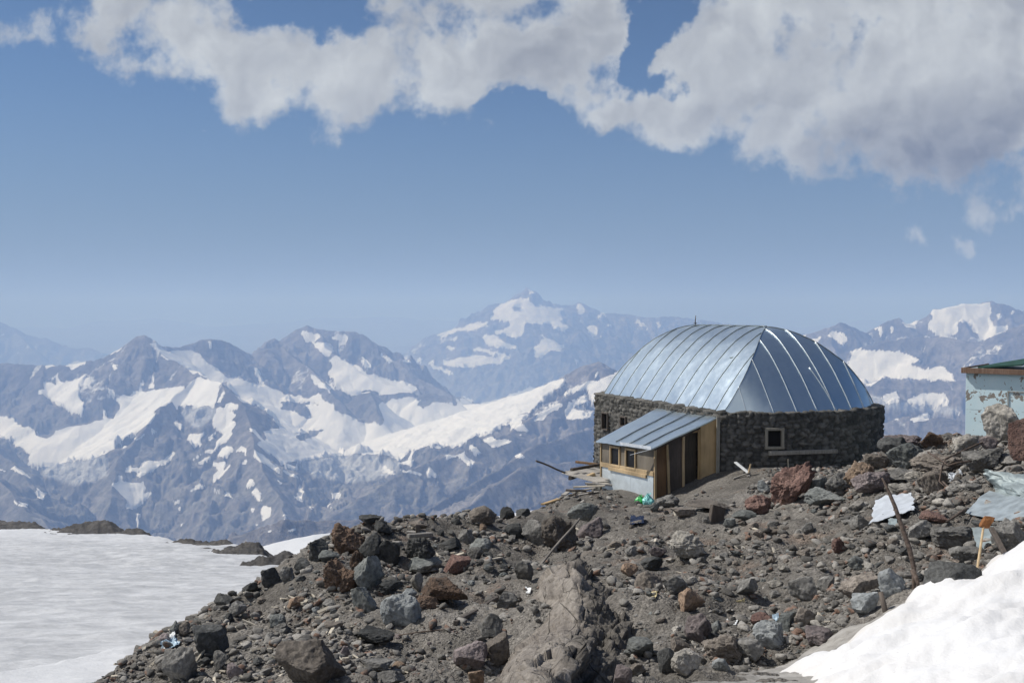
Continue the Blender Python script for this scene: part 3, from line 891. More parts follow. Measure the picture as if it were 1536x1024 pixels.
# the valley floor that everything stands on
v = [(-70000, 25, -2320), (70000, 25, -2320), (70000, 62000, -2320), (-70000, 62000, -2320)]
tag(mesh_np('valley_floor', np.array(v), np.array([[0, 1, 2, 3]]), M['mountain'], attrs={'snow': np.zeros(4), 'low': np.ones(4)}), kind='structure')
# ------------------------------------------------------------------ stones
def rock_geo(seed, n=4, cuts=9, rough=.13, box=(1, 1, 1), deep=.78, turn=True):
    r = np.random.default_rng(seed)
    v, f = ico(n); v = v.copy()
    v *= r.uniform(.8, 1.2, 3)
    for _ in range(cuts):
        nn = r.normal(size=3); nn /= np.linalg.norm(nn)
        d = r.uniform(.42, deep)
        v -= np.maximum(0, v @ nn - d)[:, None] * nn * .94
    dr = v / np.linalg.norm(v, axis=1)[:, None]
    o = r.uniform(0, 60, 3)
    v = v + dr * (fbm(v * 1.5 + o, 3) * rough * .9 + fbm(v * 5.5 + o, 3) * rough * .38 + (ridged(v * 3 + o, 3) - .6) * rough * .5)[:, None]
    if n >= 5: v = v + dr * (fbm(v * 17 + o, 3) * rough * .13)[:, None]
    if turn:
        a = Matrix.Rotation(r.uniform(0, 6.28), 3, Vector(r.normal(size=3)).normalized())
        v = v @ np.array(a)
    lo, hi = v.min(0), v.max(0)
    v = ((v - (lo + hi) / 2) / (hi - lo)) * np.array(box)
    return v, f


# x0, y0, x1, y1 in the photo; material; style; label; optional depth
# styles: b block, s smooth, r rough, f flat slab
HERO = [
 # the pile at the edge of the snow
 (538,770,571,788,'dark','s','flat dark stone lying on the very top of the red-brown rock pile by the snow',21.6),
 (560,780,588,804,'dark','b','dark angular boulder just below the topmost stone of the red-brown pile',21.4),
 (494,783,545,838,'rust','r','crumbly red-brown scoria crag standing at the edge of the grey snow field',20.3),
 (524,826,544,862,'rust','r','orange-brown rough block in the middle of the red-brown crag',18.6),
 (484,838,522,892,'rust','r','dark red-brown rough rock forming the left foot of the red-brown crag',18.0),
 (500,850,536,890,'rust','r','red-brown lump at the low front of the red-brown crag',17.7),
 (538,800,572,842,'dark','b','large blackish boulder leaning on the right flank of the red-brown crag',19.6),
 (562,806,600,845,'dark','s','rounded blackish boulder right beside the larger black boulder of the pile',19.5),
 (528,832,574,886,'green','b','greenish grey block with a flat sunlit top under the two black boulders',17.9),
 (461,808,490,846,'dark','s','round dark boulder standing alone against the snow, left of the red-brown crag',19.4),
 (476,824,508,846,'green','f','tilted thin grey slab between the round dark boulder and the red-brown crag',18.6),
 (418,848,442,876,'basalt','s','grey stone at the snow edge below the round dark boulder',None),
 (440,836,464,858,'dark','b','small dark block on the snow edge next to the round dark boulder',None),
 (526,878,564,924,'green','b','upright dark slab with a smooth grey-green face below the greenish block',None),
 (566,868,606,894,'dark','r','knobbly dark lumps of lava to the right of the upright grey-green slab',None),
 (610,834,661,866,'green','f','long grey-green slab lying tilted above the brown flat boulder',None),
 (606,802,652,852,'dark','r','big hollow-looking black rock that carries the pale wooden beam',None),
 (615,858,634,888,'pale','f','pale grey upright sliver beside the brown flat boulder',None),
 (666,832,706,864,'red','b','brick-red boulder with pale stripes above the brown flat boulder',None),
 (628,862,701,908,'rust','f','broad flat boulder of orange-brown rock on the open scree left of centre',None),
 (620,892,658,914,'rust','s','low brown lump under the front edge of the brown flat boulder',None),
 (570,890,630,948,'blue','b','blue-grey boulder with a sunlit left face below the brown flat boulder',None),
 (534,940,590,974,'dark','f','dark flat boulder with a grey rim in front of the blue-grey boulder',None),
 (602,884,624,902,'blue','f','small light grey chip wedged above the blue-grey boulder',None),
 (414,957,512,1036,'brown','b','large smooth olive-brown block cut by the bottom edge, left of centre',None),
 (285,938,338,988,'dark','b','dark boulder with a flat grey top near the lower edge of the snow',None),
 (244,968,292,1034,'basalt','b','tall split grey-brown block nearest the dirty snow at the lower left',None),
 (320,889,348,916,'dark','b','dark pointed boulder on the rim between grey snow and scree',None),
 (342,901,368,926,'basalt','s','grey stone leaning on the dark pointed boulder of the rim',None),
 (362,871,386,893,'dark','s','shiny dark stone on the rim above the dark pointed boulder',None),
 (391,850,424,884,'dark','s','rounded dark boulder on the rim next to the grey snow, below the pile',None),
 (254,931,270,955,'green','f','thin upright grey slab at the snow edge in the lower left',None),
 (266,932,283,955,'brown','f','thin upright brown slab beside the grey one at the snow edge',None),
 (237,948,256,966,'violet','s','small shiny violet-black stone at the snow edge beside the litter',None),
 (339,994,364,1022,'violet','s','pale rounded cobble low at the left among the wood chips',None),
 (318,978,340,1012,'basalt','f','steep grey wedge behind the pale rounded cobble',None),
 (560,1004,606,1034,'basalt','f','grey flat stone cut by the bottom edge, right of the olive-brown block',None),
 (540,986,588,1012,'basalt','f','low grey rib of rock above the flat stone at the bottom edge',None),
 (588,991,612,1012,'tan','b','small orange block beside the low grey rib at the bottom',None),
 (510,968,525,990,'violet','s','small lilac-grey stone on the right shoulder of the olive-brown block',None),
 (467,908,480,924,'blue','s','small blue-grey stone on the chip-strewn scree below the red-brown crag',None),
 (404,919,428,942,'green','f','pale grey flat stone on the chip-strewn scree near the rim',None),
 (486,930,514,950,'brown','f','flat brown stone lying in the chip-strewn scree below the upright slab',None),
 (430,894,455,914,'tan','b','orange-brown block on the scree just below the red-brown crag',None),
 # the rim towards the hut
 (704,758,744,790,'brown','s','big round grey-brown boulder on the skyline between the crag and the hut',27.4),
 (750,759,772,780,'dark','b','black block on the skyline to the right of the round grey-brown boulder',28.0),
 (774,761,797,778,'dark','b','low dark stone on the skyline, second to the right of the round boulder',28.6),
 (783,778,820,820,'basalt','f','large tilted grey slab with a sunlit left side, on the slope below the skyline blocks',None),
 (757,784,785,808,'dark','s','dark boulder beside the tilted grey slab, under the skyline blocks',None),
 (704,806,738,832,'green','s','grey-green boulder in the middle of the slope below the round skyline boulder',None),
 (702,820,724,840,'basalt','s','smaller grey stone in front of the grey-green boulder below the skyline',None),
 (686,792,712,818,'basalt','b','grey block under the left side of the round skyline boulder',None),
 (656,806,692,832,'dark','b','dark angular boulder halfway between the pale beam and the grey-green boulder',None),
 (772,840,800,872,'basalt','b','grey block beside the long thin pole, above the sandy slope',None),
 (676,777,692,789,'dark','s','small dark stone alone on the skyline left of the round boulder',25.9),
 (613,779,644,796,'brown','s','low brown hump of rock on the skyline behind the pale wooden beam',24.6),
 (719,785,730,798,'tan','s','small pinkish pale stone beneath the round skyline boulder',None),
 (852,750,897,782,'green','b','dark green-grey wedge-shaped boulder below the timber platform',25.5),
 (810,772,870,832,'brown','r','rough brown conglomerate boulder carrying the upper end of the long pole',23.2),
 (866,776,906,808,'violet','b','violet-grey boulder in the shade of the green-grey wedge',23.6),
 (984,740,1020,764,'basalt','r','dusty grey clods heaped beside the turquoise bag',None),
 (974,752,990,768,'green','r','small grey-green clod in front of the turquoise bag',None),
 # in front of the hut
 (1158,690,1222,764,'red','r>','tall leaning red boulder in front of the shaded stone wall',None),
 (1118,740,1160,772,'red','r','low red-brown boulder with black shade beneath it, left of the tall red boulder',None),
 (1031,750,1094,768,'brown','f','flat brown slab lying above the dark square board',None),
 (1006,758,1044,778,'brown','f','flat dusty slab on the bare ground below the porch',None),
 (1003,794,1062,842,'pale','r','dusty pale boulder with a dark hollow face, in the middle of the scree',None),
 (1210,714,1247,742,'green','b','grey-green angular boulder to the right of the tall red boulder',None),
 (1214,730,1276,762,'green','b','grey-green boulder with a dark triangular face under the other grey-green one',None),
 (1138,719,1158,742,'blue','b','pale blue-grey stone on the earth bank left of the tall red boulder',None),
 (1160,706,1186,732,'dark','s','dark stone tucked behind the left foot of the tall red boulder',None),
 (1100,764,1136,782,'green','f','greenish slab lying below the low red-brown boulder',None),
 (1086,776,1104,792,'green','s','small greenish stone at the foot of the dark square board',None),
 (1202,783,1220,804,'basalt','b','upright grey stone on the scree below the grey-green boulders',None),
 (1240,706,1276,744,'basalt','r','jumbled grey rock between the grey-green boulders and the tan boulder',None),
 (1270,690,1318,740,'tan','r','light orange-tan boulder at the right foot of the stone wall',None),
 (1300,678,1342,708,'brown','s','grey-brown boulder behind the orange-tan one',None),
 (1286,704,1340,744,'violet','s','rounded grey boulder in front of the orange-tan one',None),
 (1322,654,1362,694,'dark','b','black shaded boulder just right of the end of the stone wall',None),
 (1338,660,1396,708,'green','f','dark grey slanting slab leaning against the black shaded boulder',None),
 (1328,649,1386,680,'violet','r','red-brown rubble crest on the skyline right of the hut',27.5),
 (1380,645,1414,676,'rust','r','red-brown boulder on the skyline nearest the blue shed',26.0),
 (1374,672,1424,712,'pale','s','grey-tan boulder below the red-brown skyline boulder',None),
 (1332,700,1378,730,'basalt','s','grey boulder behind the torn white sheet',None),
 (1362,705,1392,726,'pale','s','pale smooth cobble to the right of the grey boulder behind the torn sheet',None),
 (1336,722,1370,746,'pale','b','yellowish block directly behind the torn white sheet',None),
 (1274,750,1300,772,'pale','s','pale stone to the left of the torn white sheet',None),
 (1276,770,1306,796,'basalt','b','grey block under the pale stone left of the torn sheet',None),
 (1396,704,1424,726,'pale','f','light flat stone among the rusty wires',None),
 (1430,650,1474,684,'pale','r','tan-grey crag in front of the lower corner of the blue shed',21.5),
 (1452,668,1508,712,'basalt','b','smooth grey boulder with a hollow side below the blue shed',18.6),
 (1484,604,1540,668,'pale','b','big pale grey boulder hiding the right part of the blue shed',19.0),
 (1518,626,1566,694,'red','b','reddish brown boulder at the right edge beside the pale grey one',17.6),
 (1472,652,1502,678,'violet','b','lilac-grey block wedged under the big pale grey boulder',19.2),
 (1500,678,1544,702,'basalt','f','flat grey stone above the crumpled metal sheets',None),
 (1378,676,1458,716,'brown','r','broad grey-brown rock ridge below the tan-grey crag',None),
 (1382,702,1424,746,'brown','s','grey-brown boulder behind the rusty wires',None),
 (1382,764,1424,786,'red','f','long brick-red stone lying between the torn sheet and the crumpled sheets',None),
 (1404,784,1466,824,'basalt','f','large layered grey slab under the brick-red stone',None),
 (1364,778,1400,814,'basalt','b','grey rock between the rusty pole and the layered slab',None),
 (1426,816,1470,844,'basalt','s','rounded grey rock below the layered slab',None),
 (1262,858,1324,908,'brown','b','grey-brown square boulder to the left of the rusty pole',None),
 (1320,852,1362,896,'blue','b','pale blue-grey angular stone at the foot of the rusty pole',None),
 (1278,886,1320,924,'blue','b','pale blue-grey stone by the short stake at the snow edge',None),
 (1394,840,1470,898,'dark','b','dark slate boulder at the snow edge between the rusty pole and the hammer',None),
 (1274,832,1302,856,'green','b','grey-green block on the scree above the square boulder',None),
 (1492,776,1546,834,'basalt','b','grey boulder at the right edge below the crumpled sheets',None),
 (1248,806,1268,832,'red','r','small dark red stone on the scree below the torn white sheet',None),
 # lower centre and right
 (1130,930,1178,978,'blue','s','bluish rounded boulder with pits, near the dirty ice',None),
 (1103,958,1146,994,'basalt','b','square grey-brown block on the edge of the dirty ice',None),
 (1056,950,1114,998,'brown','r','long knobbly brown rock next to the square block at the dirty ice',None),
 (1166,918,1196,950,'green','b','greenish block to the right of the bluish pitted boulder',None),
 (1190,908,1226,940,'brown','s','grey-brown stone to the right of the greenish block',None),
 (1106,865,1138,898,'basalt','b','grey angular boulder on the open scree above the bluish pitted boulder',None),
 (1186,862,1224,908,'basalt','f','steep grey rib of rock in the scree right of centre',None),
 (1226,862,1252,890,'basalt','b','grey stone with a dark right face beside the steep grey rib',None),
 (1212,942,1260,978,'violet','f','brownish slab at the edge of the dirty ice',None),
 (1180,952,1196,970,'pale','s','small round tan stone above the brownish slab',None),
 (1126,918,1162,938,'red','f','flat red fragment just above the bluish pitted boulder',None),
 (1070,986,1096,1010,'blue','b','small grey stone half sunk in the dirty ice',None),
 (1020,880,1060,922,'tan','b','light tan boulder with a dark right side, lower centre',None),
 (1028,918,1070,970,'violet','r','pinkish grey knobbly boulder below the light tan boulder',None),
 (1064,930,1084,952,'green','b','small greenish block beside the pinkish grey boulder',None),
 (938,956,984,992,'green','f','grey-green flat rock right of the big outcrop',None),
 (987,970,1016,1014,'dark','b','dark blue-grey pointed boulder standing in the scree at the bottom',None),
 (1008,974,1054,1016,'pale','s','yellowish boulder at the edge of the dirty ice, beside the dark pointed one',None),
 (1008,954,1034,988,'brown','b','brown block behind the yellowish boulder',None),
 (920,996,948,1034,'violet','b','violet-grey stone cut by the bottom edge right of the outcrop',None),
 (944,994,970,1016,'brown','s','brown cobble at the bottom between violet-grey and dark pointed stones',None),
 (953,854,998,888,'brown','b','brown block with a dark left face on the scree right of the outcrop',None),
 (994,860,1034,896,'basalt','b','grey block to the right of the brown one on the scree',None),
 (962,832,996,858,'dark','b','dark stone above the brown block on the scree',None),
 (974,818,1000,836,'violet','s','low pinkish grey stone left of the dusty pale boulder',None),
 (932,844,958,866,'tan','s','small pinkish tan stone just right of the outcrop top',None),
 (726,948,764,1004,'brown','f','embedded brown slab left of the big outcrop',None),
 (680,960,730,1012,'violet','f','pinkish layered slab left of the embedded brown slab',None),
 (716,918,754,960,'basalt','f','dusty grey slab with a dark right edge on the sandy slope',None),
 (744,886,776,916,'basalt','f','flat grey stone at the left side of the big outcrop',None),
 (702,1004,726,1034,'tan','b','orange block cut by the bottom edge below the pinkish slab',None),
]
STYLE = {'b': (14, .085, .68), 's': (7, .12, .8), 'r': (8, .20, .8), 'f': (12, .09, .68)}
PLACED = []
for i, (x0, y0, x1, y1, mt, st, lab, dep) in enumerate(HERO):
    cx = (x0 + x1) / 2; hpx = y1 - y0; wpx = x1 - x0
    Y = hit(cx, y1 - .12 * hpx)
    if dep: Y = min(dep, Y - .05) if Y else dep
    if Y is None: Y = 26.0
    lean = {'>': .55, '<': -.55}.get(st[1:], 0); st = st[0]
    w = wpx / F * Y; ha = hpx / F * Y
    d = w * .85 if st != 'f' else w * 1.0
    h = max(.42 * ha, ha - .2 * d)
    cuts, rough, deep = STYLE[st]
    v, f = rock_geo(900 + i * 7, 6 if wpx > 45 else 5, cuts, rough, (w * 1.06, d, h * 1.22), deep, turn=(st != 'f'))
    if lean:
        v[:, 0] += lean * v[:, 2] * w / h * .6; v[:, 0] *= w * 1.06 / np.ptp(v[:, 0])
    b = P(cx, (y0 + y1) / 2, Y)
    o = mesh_np('boulder' if wpx > 26 else 'stone', v, f, M[mt])
    # lower tenth sits in the ground
    o.location = (b.x, Y + d * .22, b.z - h * .06)
    tag(o, lab, 'boulder' if wpx > 26 else 'stone')
    PLACED.append((cx, (y0 + y1) / 2, wpx * .5, hpx * .5))


def facets(u, v, seed):
    """broken blocks: every cell is a tilted plane of its own"""
    iu = np.floor(u).astype(np.int64); iv = np.floor(v).astype(np.int64)
    best = np.full(len(u), 9.0); out = np.zeros(len(u))
    for du in (-1, 0, 1):
        for dv in (-1, 0, 1):
            cu, cv = iu + du, iv + dv
            h = _perm[_perm[(cu + seed) & 255] + (cv & 255)]
            x_ = cu + (h * 37 % 101) / 101.0; y_ = cv + (h * 53 % 97) / 97.0
            d = np.hypot(x_ - u, y_ - v)
            val = ((h * 71 % 89) / 89.0 - .5) + ((h * 29 % 83) / 83.0 - .5) * 1.5 * (u - x_) + ((h * 43 % 79) / 79.0 - .5) * 1.5 * (v - y_)
            n = d < best
            out = np.where(n, val, out); best = np.where(n, d, best)
    return out


# the big half-buried outcrop in the middle foreground: left foot, crest, right foot
def outcrop():
    L = [(805, 846), (792, 868), (776, 895), (752, 950), (722, 1034), (700, 1090)]
    C = [(864, 834, .06), (868, 850, .14), (872, 882, .30), (866, 942, .36), (838, 1034, .36), (812, 1100, .33)]
    Q = [(925, 830), (950, 846), (985, 895), (990, 965), (965, 1034), (940, 1090)]
    g = lambda px, py: P(px, py, hit(px, py)) + Vector((0, 0, -.3))
    A = np.array([g(*q) for q in L]); B = np.array([P(a_, b_, hit(a_, b_, lift=c_)) for a_, b_, c_ in C]); D = np.array([g(*q) for q in Q])
    n1, n2 = 260, 200
    s = np.linspace(0, len(L) - 1, n1)
    ip = lambda M_: np.stack([np.interp(s, range(len(L)), M_[:, k]) for k in range(3)], 1)
    def sm(M_):
        for _ in range(14): M_[1:-1] = (M_[:-2] + M_[2:] + 2 * M_[1:-1]) / 4
        return M_
    A, B, D = sm(ip(A)), sm(ip(B)), sm(ip(D))
    w = np.linspace(-1, 1, n2)[None, :, None]
    kl = np.clip(-w, 0, 1); kr = np.clip(w, 0, 1)
    v = B[:, None] + (A - B)[:, None] * kl + (D - B)[:, None] * kr
    zl = np.clip(1 - kl[..., 0] ** 1.6, 0, 1); zr = np.clip(1 - kr[..., 0], 0, 1) ** 1.25
    hz_ = np.where(w[..., 0] < 0, zl, zr)
    base = np.where(w[..., 0] < 0, A[:, None, 2] - .05, D[:, None, 2] - .05)
    top = np.broadcast_to(B[:, None, 2], base.shape)
    v[..., 2] = base + (top - base) * hz_
    p = v.reshape(-1, 3); ww = np.broadcast_to(w[..., 0], (n1, n2)).ravel(); ss = np.repeat(s, n2)
    right = sstep(-.05, .15, ww + .22 * fbm(p * 1.2, 3) + .45 * sstep(1.7, .3, ss))
    G = p.reshape(n1, n2, 3)
    nn = np.cross(np.gradient(G, axis=1), np.gradient(G, axis=0)).reshape(-1, 3)
    nn *= np.sign(nn[:, 2:3]) / np.linalg.norm(nn, axis=1)[:, None]
    st = np.stack([ww * 1.6 + .35 * ss, ss * .8, 0 * ss], 1)
    crack = np.minimum(np.abs(pnoise(st * 1.5 + 4)), np.abs(pnoise(st * 2.3 + 11)))
    wx_ = .35 * pnoise(st * 3); wy_ = .35 * pnoise(st * 3 + 20)
    left = facets(ww * 1.5 + .3 * ss + wx_, ss * .75 + wy_, 3) * .24 + facets(ww * 4 + ss + wx_, ss * 2.4 + wy_, 6) * .085 + fbm(p * 3.5, 5, .6) * .02 - .03 * np.exp(-(crack / .016) ** 2)
    rock = facets(ww * 3.4 + ss + wx_, ss * 2.2 + wy_, 8) * .12 + facets(ww * 9 + wx_, ss * 6 + wy_, 15) * .07 + fbm(p * 5, 4, .6) * .05
    fade = sstep(0, .5, ss) * sstep(1, .8, np.abs(ww))
    p += nn * ((left * (1 - right) + rock * right) * fade)[:, None]
    p[:, 2] -= .2 * sstep(.4, 0, ss)
    o = mesh_np('rock_outcrop', p, grid_faces(n1, n2), M['outcrop'], attrs={'rough': right})
    tag(o, 'largest rock, a half-buried pale brown outcrop with a smooth streaked left face, bottom centre', 'outcrop')


m, t, b = material('outcrop_rock')
co = coords(t)
n1 = t.noise(t.mapping(co, (3.2, .8, 1.0)), 1.4, 6, .62, .5); n2 = t.noise(co, 12, 6, .65)
c = t.mix(t.ramp(n1, .35, .65), (.20, .178, .157), (.285, .258, .228))
c = t.mix(t.attr('rough'), c, t.mix(n2, (.085, .079, .071), (.165, .15, .132)))
c = t.bright(c, t.ramp(n2, .3, .7, .72, 1.2))
t.put(b.inputs['Base Color'], c); b.inputs['Roughness'].default_value = .93; b.inputs['Specular IOR Level'].default_value = .15
ck = t.ramp(t.voro(t.mapping(co, (2.6, 1.1, 1.4), (.2, .1, .3)), 1.1, 'DISTANCE_TO_EDGE'), 0, .02)
c = t.mix(ck, t.bright(c, .72), c)
t.put(b.inputs['Base Color'], c)
hh = t.math('ADD', t.math('ADD', n1, t.math('MULTIPLY', n2, .7)), t.math('MULTIPLY', t.noise(co, 45, 4, .65), .35))
t.put(b.inputs['Normal'], t.bump(t.math('ADD', hh, t.math('MULTIPLY', ck, .5)), .9, .05))
M['outcrop'] = m
outcrop()
PLACED.append((845, 940, 95, 100))

# ---- middling stones, each a copy of one of a dozen shapes
PROTO = []
for k in range(14):
    v, f = rock_geo(4000 + k, 5, (9, 6, 11)[k % 3], (.10, .14, .2)[k % 3], (1, .9, .72), .78)
    PROTO.append((v, f))
ZONES = [  # name, screen box, count, size px, materials, label, group
 ((230, 900, 560, 1020), 30, (9, 24), 'basalt dark brown green', 'small stone on the chip-strewn scree between the snow edge and the olive-brown block', 'small stones on the chip-strewn scree at the lower left'),
 ((300, 850, 480, 930), 14, (9, 20), 'dark basalt green', 'small dark stone along the rim where scree meets the grey snow', 'small stones along the snow rim'),
 ((560, 800, 790, 880), 26, (9, 24), 'basalt dark green', 'small grey stone on the slope between the pale beam and the long pole', 'small stones on the slope below the skyline'),
 ((560, 950, 760, 1020), 16, (9, 24), 'basalt brown violet', 'small stone on the sandy slope left of the big outcrop', 'small stones left of the outcrop'),
 ((900, 820, 1240, 1000), 62, (9, 24), 'basalt brown basalt pale green', 'small stone in the open scree between the outcrop and the dirty ice', 'small stones in the open scree'),
 ((1060, 760, 1280, 850), 26, (9, 20), 'basalt brown green', 'small stone on the gravel slope below the grey-green boulders', 'small stones on the gravel slope below the hut'),
 ((1250, 770, 1500, 920), 40, (9, 26), 'basalt brown dark', 'small stone in the rubble around the rusty pole', 'small stones around the rusty pole'),
 ((1220, 690, 1540, 770), 34, (10, 28), 'brown basalt pale', 'small stone among the boulders between the hut end and the crumpled sheets', 'small stones among the boulders right of the hut'),
 ((820, 735, 1000, 800), 12, (7, 14), 'basalt brown', 'small stone on the trodden earth below the porch', 'small stones below the porch'),
]
shared = {}
for (bx0, by0, bx1, by1), cnt, (s0, s1), mats, lab, grp in ZONES:
    mats = mats.split(); got = 0; tries = 0
    while got < cnt and tries < cnt * 30:
        tries += 1
        px, py = random.uniform(bx0, bx1), random.uniform(by0, by1)
        s = s0 + (s1 - s0) * random.random() ** 2.2
        if any(abs(px - a) < c * .85 + s * .4 and abs(py - b) < d * .85 + s * .3 for a, b, c, d in PLACED): continue
        Y = hit(px, py)
        if Y is None or Y > 34: continue
        q = P(px, py, Y)
        a, tt = hut_at(q.x, q.y)
        if -3.2 < a < HW + .5 and -1.6 < tt < HL: continue
        if -sdist(np.array([q.x]), np.array([q.y]), EDGE_D)[0] > -.1: continue
        mt = random.choice(mats); k = random.randrange(len(PROTO))
        if (k, mt) not in shared:
            o = mesh_np('stone', PROTO[k][0], PROTO[k][1], M[mt]); shared[(k, mt)] = o
        else:
            o = shared[(k, mt)].copy(); COL.objects.link(o)
        w = s / F * Y
        o.scale = (w * random.uniform(.85, 1.2), w, w * random.uniform(.7, 1.15))
        o.rotation_euler = (random.uniform(-.35, .35), random.uniform(-.35, .35), random.uniform(0, 6.28))
        o.location = (q.x, q.y + w * .2, q.z + w * .2)
        tag(o, lab, 'stone', grp)
        PLACED.append((px, py, s * .5, s * .4)); got += 1

# ---- gravel and splinters: uncountable, one object each
def scatter(n, px0, px1, rmin, rmax, dens):
    r = np.random.default_rng(77)
    az = np.arctan((r.uniform(px0, px1, n) - 768) / F); d = np.exp(r.uniform(math.log(rmin), math.log(rmax), n))
    x, y = d * np.sin(az), d * np.cos(az)
    a, tt = hut_at(x, y)
    ok = ~((a > -3.0) & (a < HW + .4) & (tt > -1.5) & (tt < HL))
    ok &= -sdist(x, y, EDGE_D) < -.02
    z = h_ground(x, y)
    ok &= (z > h_field(x, y)[0] + .02)
    cl = fbm(p2(x * .45, y * .45, 30.), 3)
    px, py = proj(x, y, z)
    ok &= r.random(n) < dens(px, py, cl)
    return x[ok], y[ok], z[ok], d[ok], px[ok], py[ok]


def dens_stone(px, py, cl):
    k = .35 + 1.1 * cl
    k = np.where((py < 800) & (px > 860) & (px < 1120), k * .25, k)
    k = np.where((px > 640) & (px < 800) & (py > 860), k * .35, k)
    k = np.where((px > 870) & (px < 1240) & (py > 770) & (py < 870), k * .5, k)
    k = np.where(px > 1230, k + .3, k)
    k = np.where((px > 940) & (py > 870), k + .3, k)
    k = np.where(px < 560, k + .2, k)
    return np.clip(k, .04, 1)


def stones(n, sub, smin, smax, seed, px0=-200, px1=1850, protos=8):
    x, y, z, d, px, py = scatter(n, px0, px1, 7.5, 36, dens_stone)
    r = np.random.default_rng(seed)
    s = smin * (smax / smin) ** (r.random(len(x)) ** 2.6) * d
    s = np.minimum(s, .2)
    pr = [rock_geo(100 + seed + k, sub, 7, .16, (1, .9, .68)) for k in range(protos)]
    which = r.integers(0, protos, len(x))
    V = []; Fc = []; off = 0; I = []
    for k in range(protos):
        j = np.nonzero(which == k)[0]
        if not len(j): continue
        v, f = pr[k]
        an = r.uniform(0, 6.28, len(j)); ca, sa = np.cos(an), np.sin(an)
        sx = s[j] * r.uniform(.75, 1.3, len(j)); sy = s[j] * r.uniform(.75, 1.2, len(j)); sz = s[j] * r.uniform(.6, 1.1, len(j))
        tl = r.uniform(-.4, .4, len(j))
        vx = v[None, :, 0] * sx[:, None]; vy = v[None, :, 1] * sy[:, None]; vz = v[None, :, 2] * sz[:, None] + vx * tl[:, None]
        X = vx * ca[:, None] - vy * sa[:, None] + x[j][:, None]; Yv = vx * sa[:, None] + vy * ca[:, None] + y[j][:, None]; Z = vz + (z[j] + s[j] * .16)[:, None]
        V.append(np.stack([X, Yv, Z], -1).reshape(-1, 3))
        Fc.append((f[None] + (np.arange(len(j)) * len(v))[:, None, None] + off).reshape(-1, 3)); off += len(j) * len(v)
        tone = r.random(len(j)) ** 1.5
        I.append(np.repeat(tone, len(v)))
    return np.concatenate(V), np.concatenate(Fc), np.concatenate(I)


m, t, b = material('mixed_gravel')
co = t.new('ShaderNodeNewGeometry').outputs['Position']
tn = t.attr('tone')
c = t.mix(t.ramp(tn, 0, 1, smooth=False), (.105, .10, .092), (.31, .295, .27))
c = t.mix(t.ramp(t.noise(co, 5, 2, .5), .58, .66), c, (.20, .13, .098))
c = t.bright(c, t.ramp(t.noise(co, 40, 4, .6), .3, .7, .75, 1.2))
t.put(b.inputs['Base Color'], c); b.inputs['Roughness'].default_value = .93; b.inputs['Specular IOR Level'].default_value = .2
t.put(b.inputs['Normal'], t.bump(t.noise(co, 60, 4, .6), .5, .02))
M['gravel'] = m
v, f, tone = stones(70000, 2, .0021, .0135, 1)
tag(mesh_np('gravel', v, f, M['gravel'], attrs={'tone': tone}), 'loose grey gravel strewn over the moraine slope', 'gravel', kind='stuff')
v, f, tone = stones(68000, 1, .0011, .0034, 9)
tag(mesh_np('fine_gravel', v, f, M['gravel'], smooth=False, attrs={'tone': tone}), 'fine grit and pebbles between the stones of the moraine slope', 'grit', kind='stuff')

x, y, z, d, px, py = scatter(9000, -100, 1560, 9, 30, lambda px, py, cl: np.where((px < 560) & (py > 880), .34, .035) * (cl > -.15))
mb = MB()
for k in range(len(x)):
    an = random.uniform(0, math.pi); L = random.uniform(.004, .011) * d[k] * (.5 + random.random()); dr = Vector((math.cos(an), math.sin(an), random.uniform(-.25, .35)))
    c0 = Vector((x[k], y[k], z[k] + .025))
    mb.board(c0 - dr * L / 2, c0 + dr * L / 2, L * random.uniform(.12, .4), L * random.uniform(.08, .16), (random.uniform(-.5, .5), random.uniform(-.5, .5), 1))
tag(mb.build('wood_chips', M['chip']), 'pale splinters and wood chips strewn over the scree', 'debris', kind='stuff')
# ------------------------------------------------------------------ the stone hut with its sheet-metal roof
HUT = empty('stone_hut', hut(3.3, 4.0, -5.8), 'round-ended stone hut under a bulging blue-grey metal roof, with a lean-to timber porch', 'hut')
ZE, ZR, TA, TB = -3.42, -.50, 2.0, 6.85


def t_end(a, far=False):
    b = 1.25 * (1 - abs(2 * a / HW - 1) ** 2.5)
    return HL + b * .6 if far else -b


def roof_z(s): return ZE + (ZR - ZE) * (1 - s ** 1.72)


na = 61; nt_ = 70
# long faces (left and right) and end faces; each face is a grid of its own, all in one sheet
VV = []; FF = []


def addgrid(pts, nr, nc):
    n = sum(len(q) for q in VV)
    VV.append(np.array(pts)); FF.append(grid_faces(nr, nc) + n)


def s_of(a): return abs(1 - 2 * a / HW)
def hip(a, far=False):
    s = s_of(a)
    return TB + s * (t_end(a, True) - TB) if far else TA - s * (TA - t_end(a))


OH = .07
for side in (0, 1):
    pts = []
    for i in range(na):
        a = HW / 2 * i / (na - 1)
        if side: a = HW - a
        s = s_of(a)
        t0, t1 = hip(a), hip(a, True)
        for j in range(nt_):
            tt = t0 + (t1 - t0) * j / (nt_ - 1)
            pts.append(hut(a, tt, roof_z(s)))
    addgrid(pts, na, nt_)
for far in (0, 1):
    pts = []
    for i in range(2 * na - 1):
        a = HW * i / (2 * na - 2)
        s0 = s_of(a)
        for j in range(36):
            s = s0 + (1 - s0) * j / 35
            tt = (TB + s * (t_end(a, True) - TB)) if far else (TA - s * (TA - t_end(a)))
            pts.append(hut(a, tt, roof_z(s)))
    addgrid(pts, 2 * na - 1, 36)
v = np.concatenate(VV); f = np.concatenate(FF)
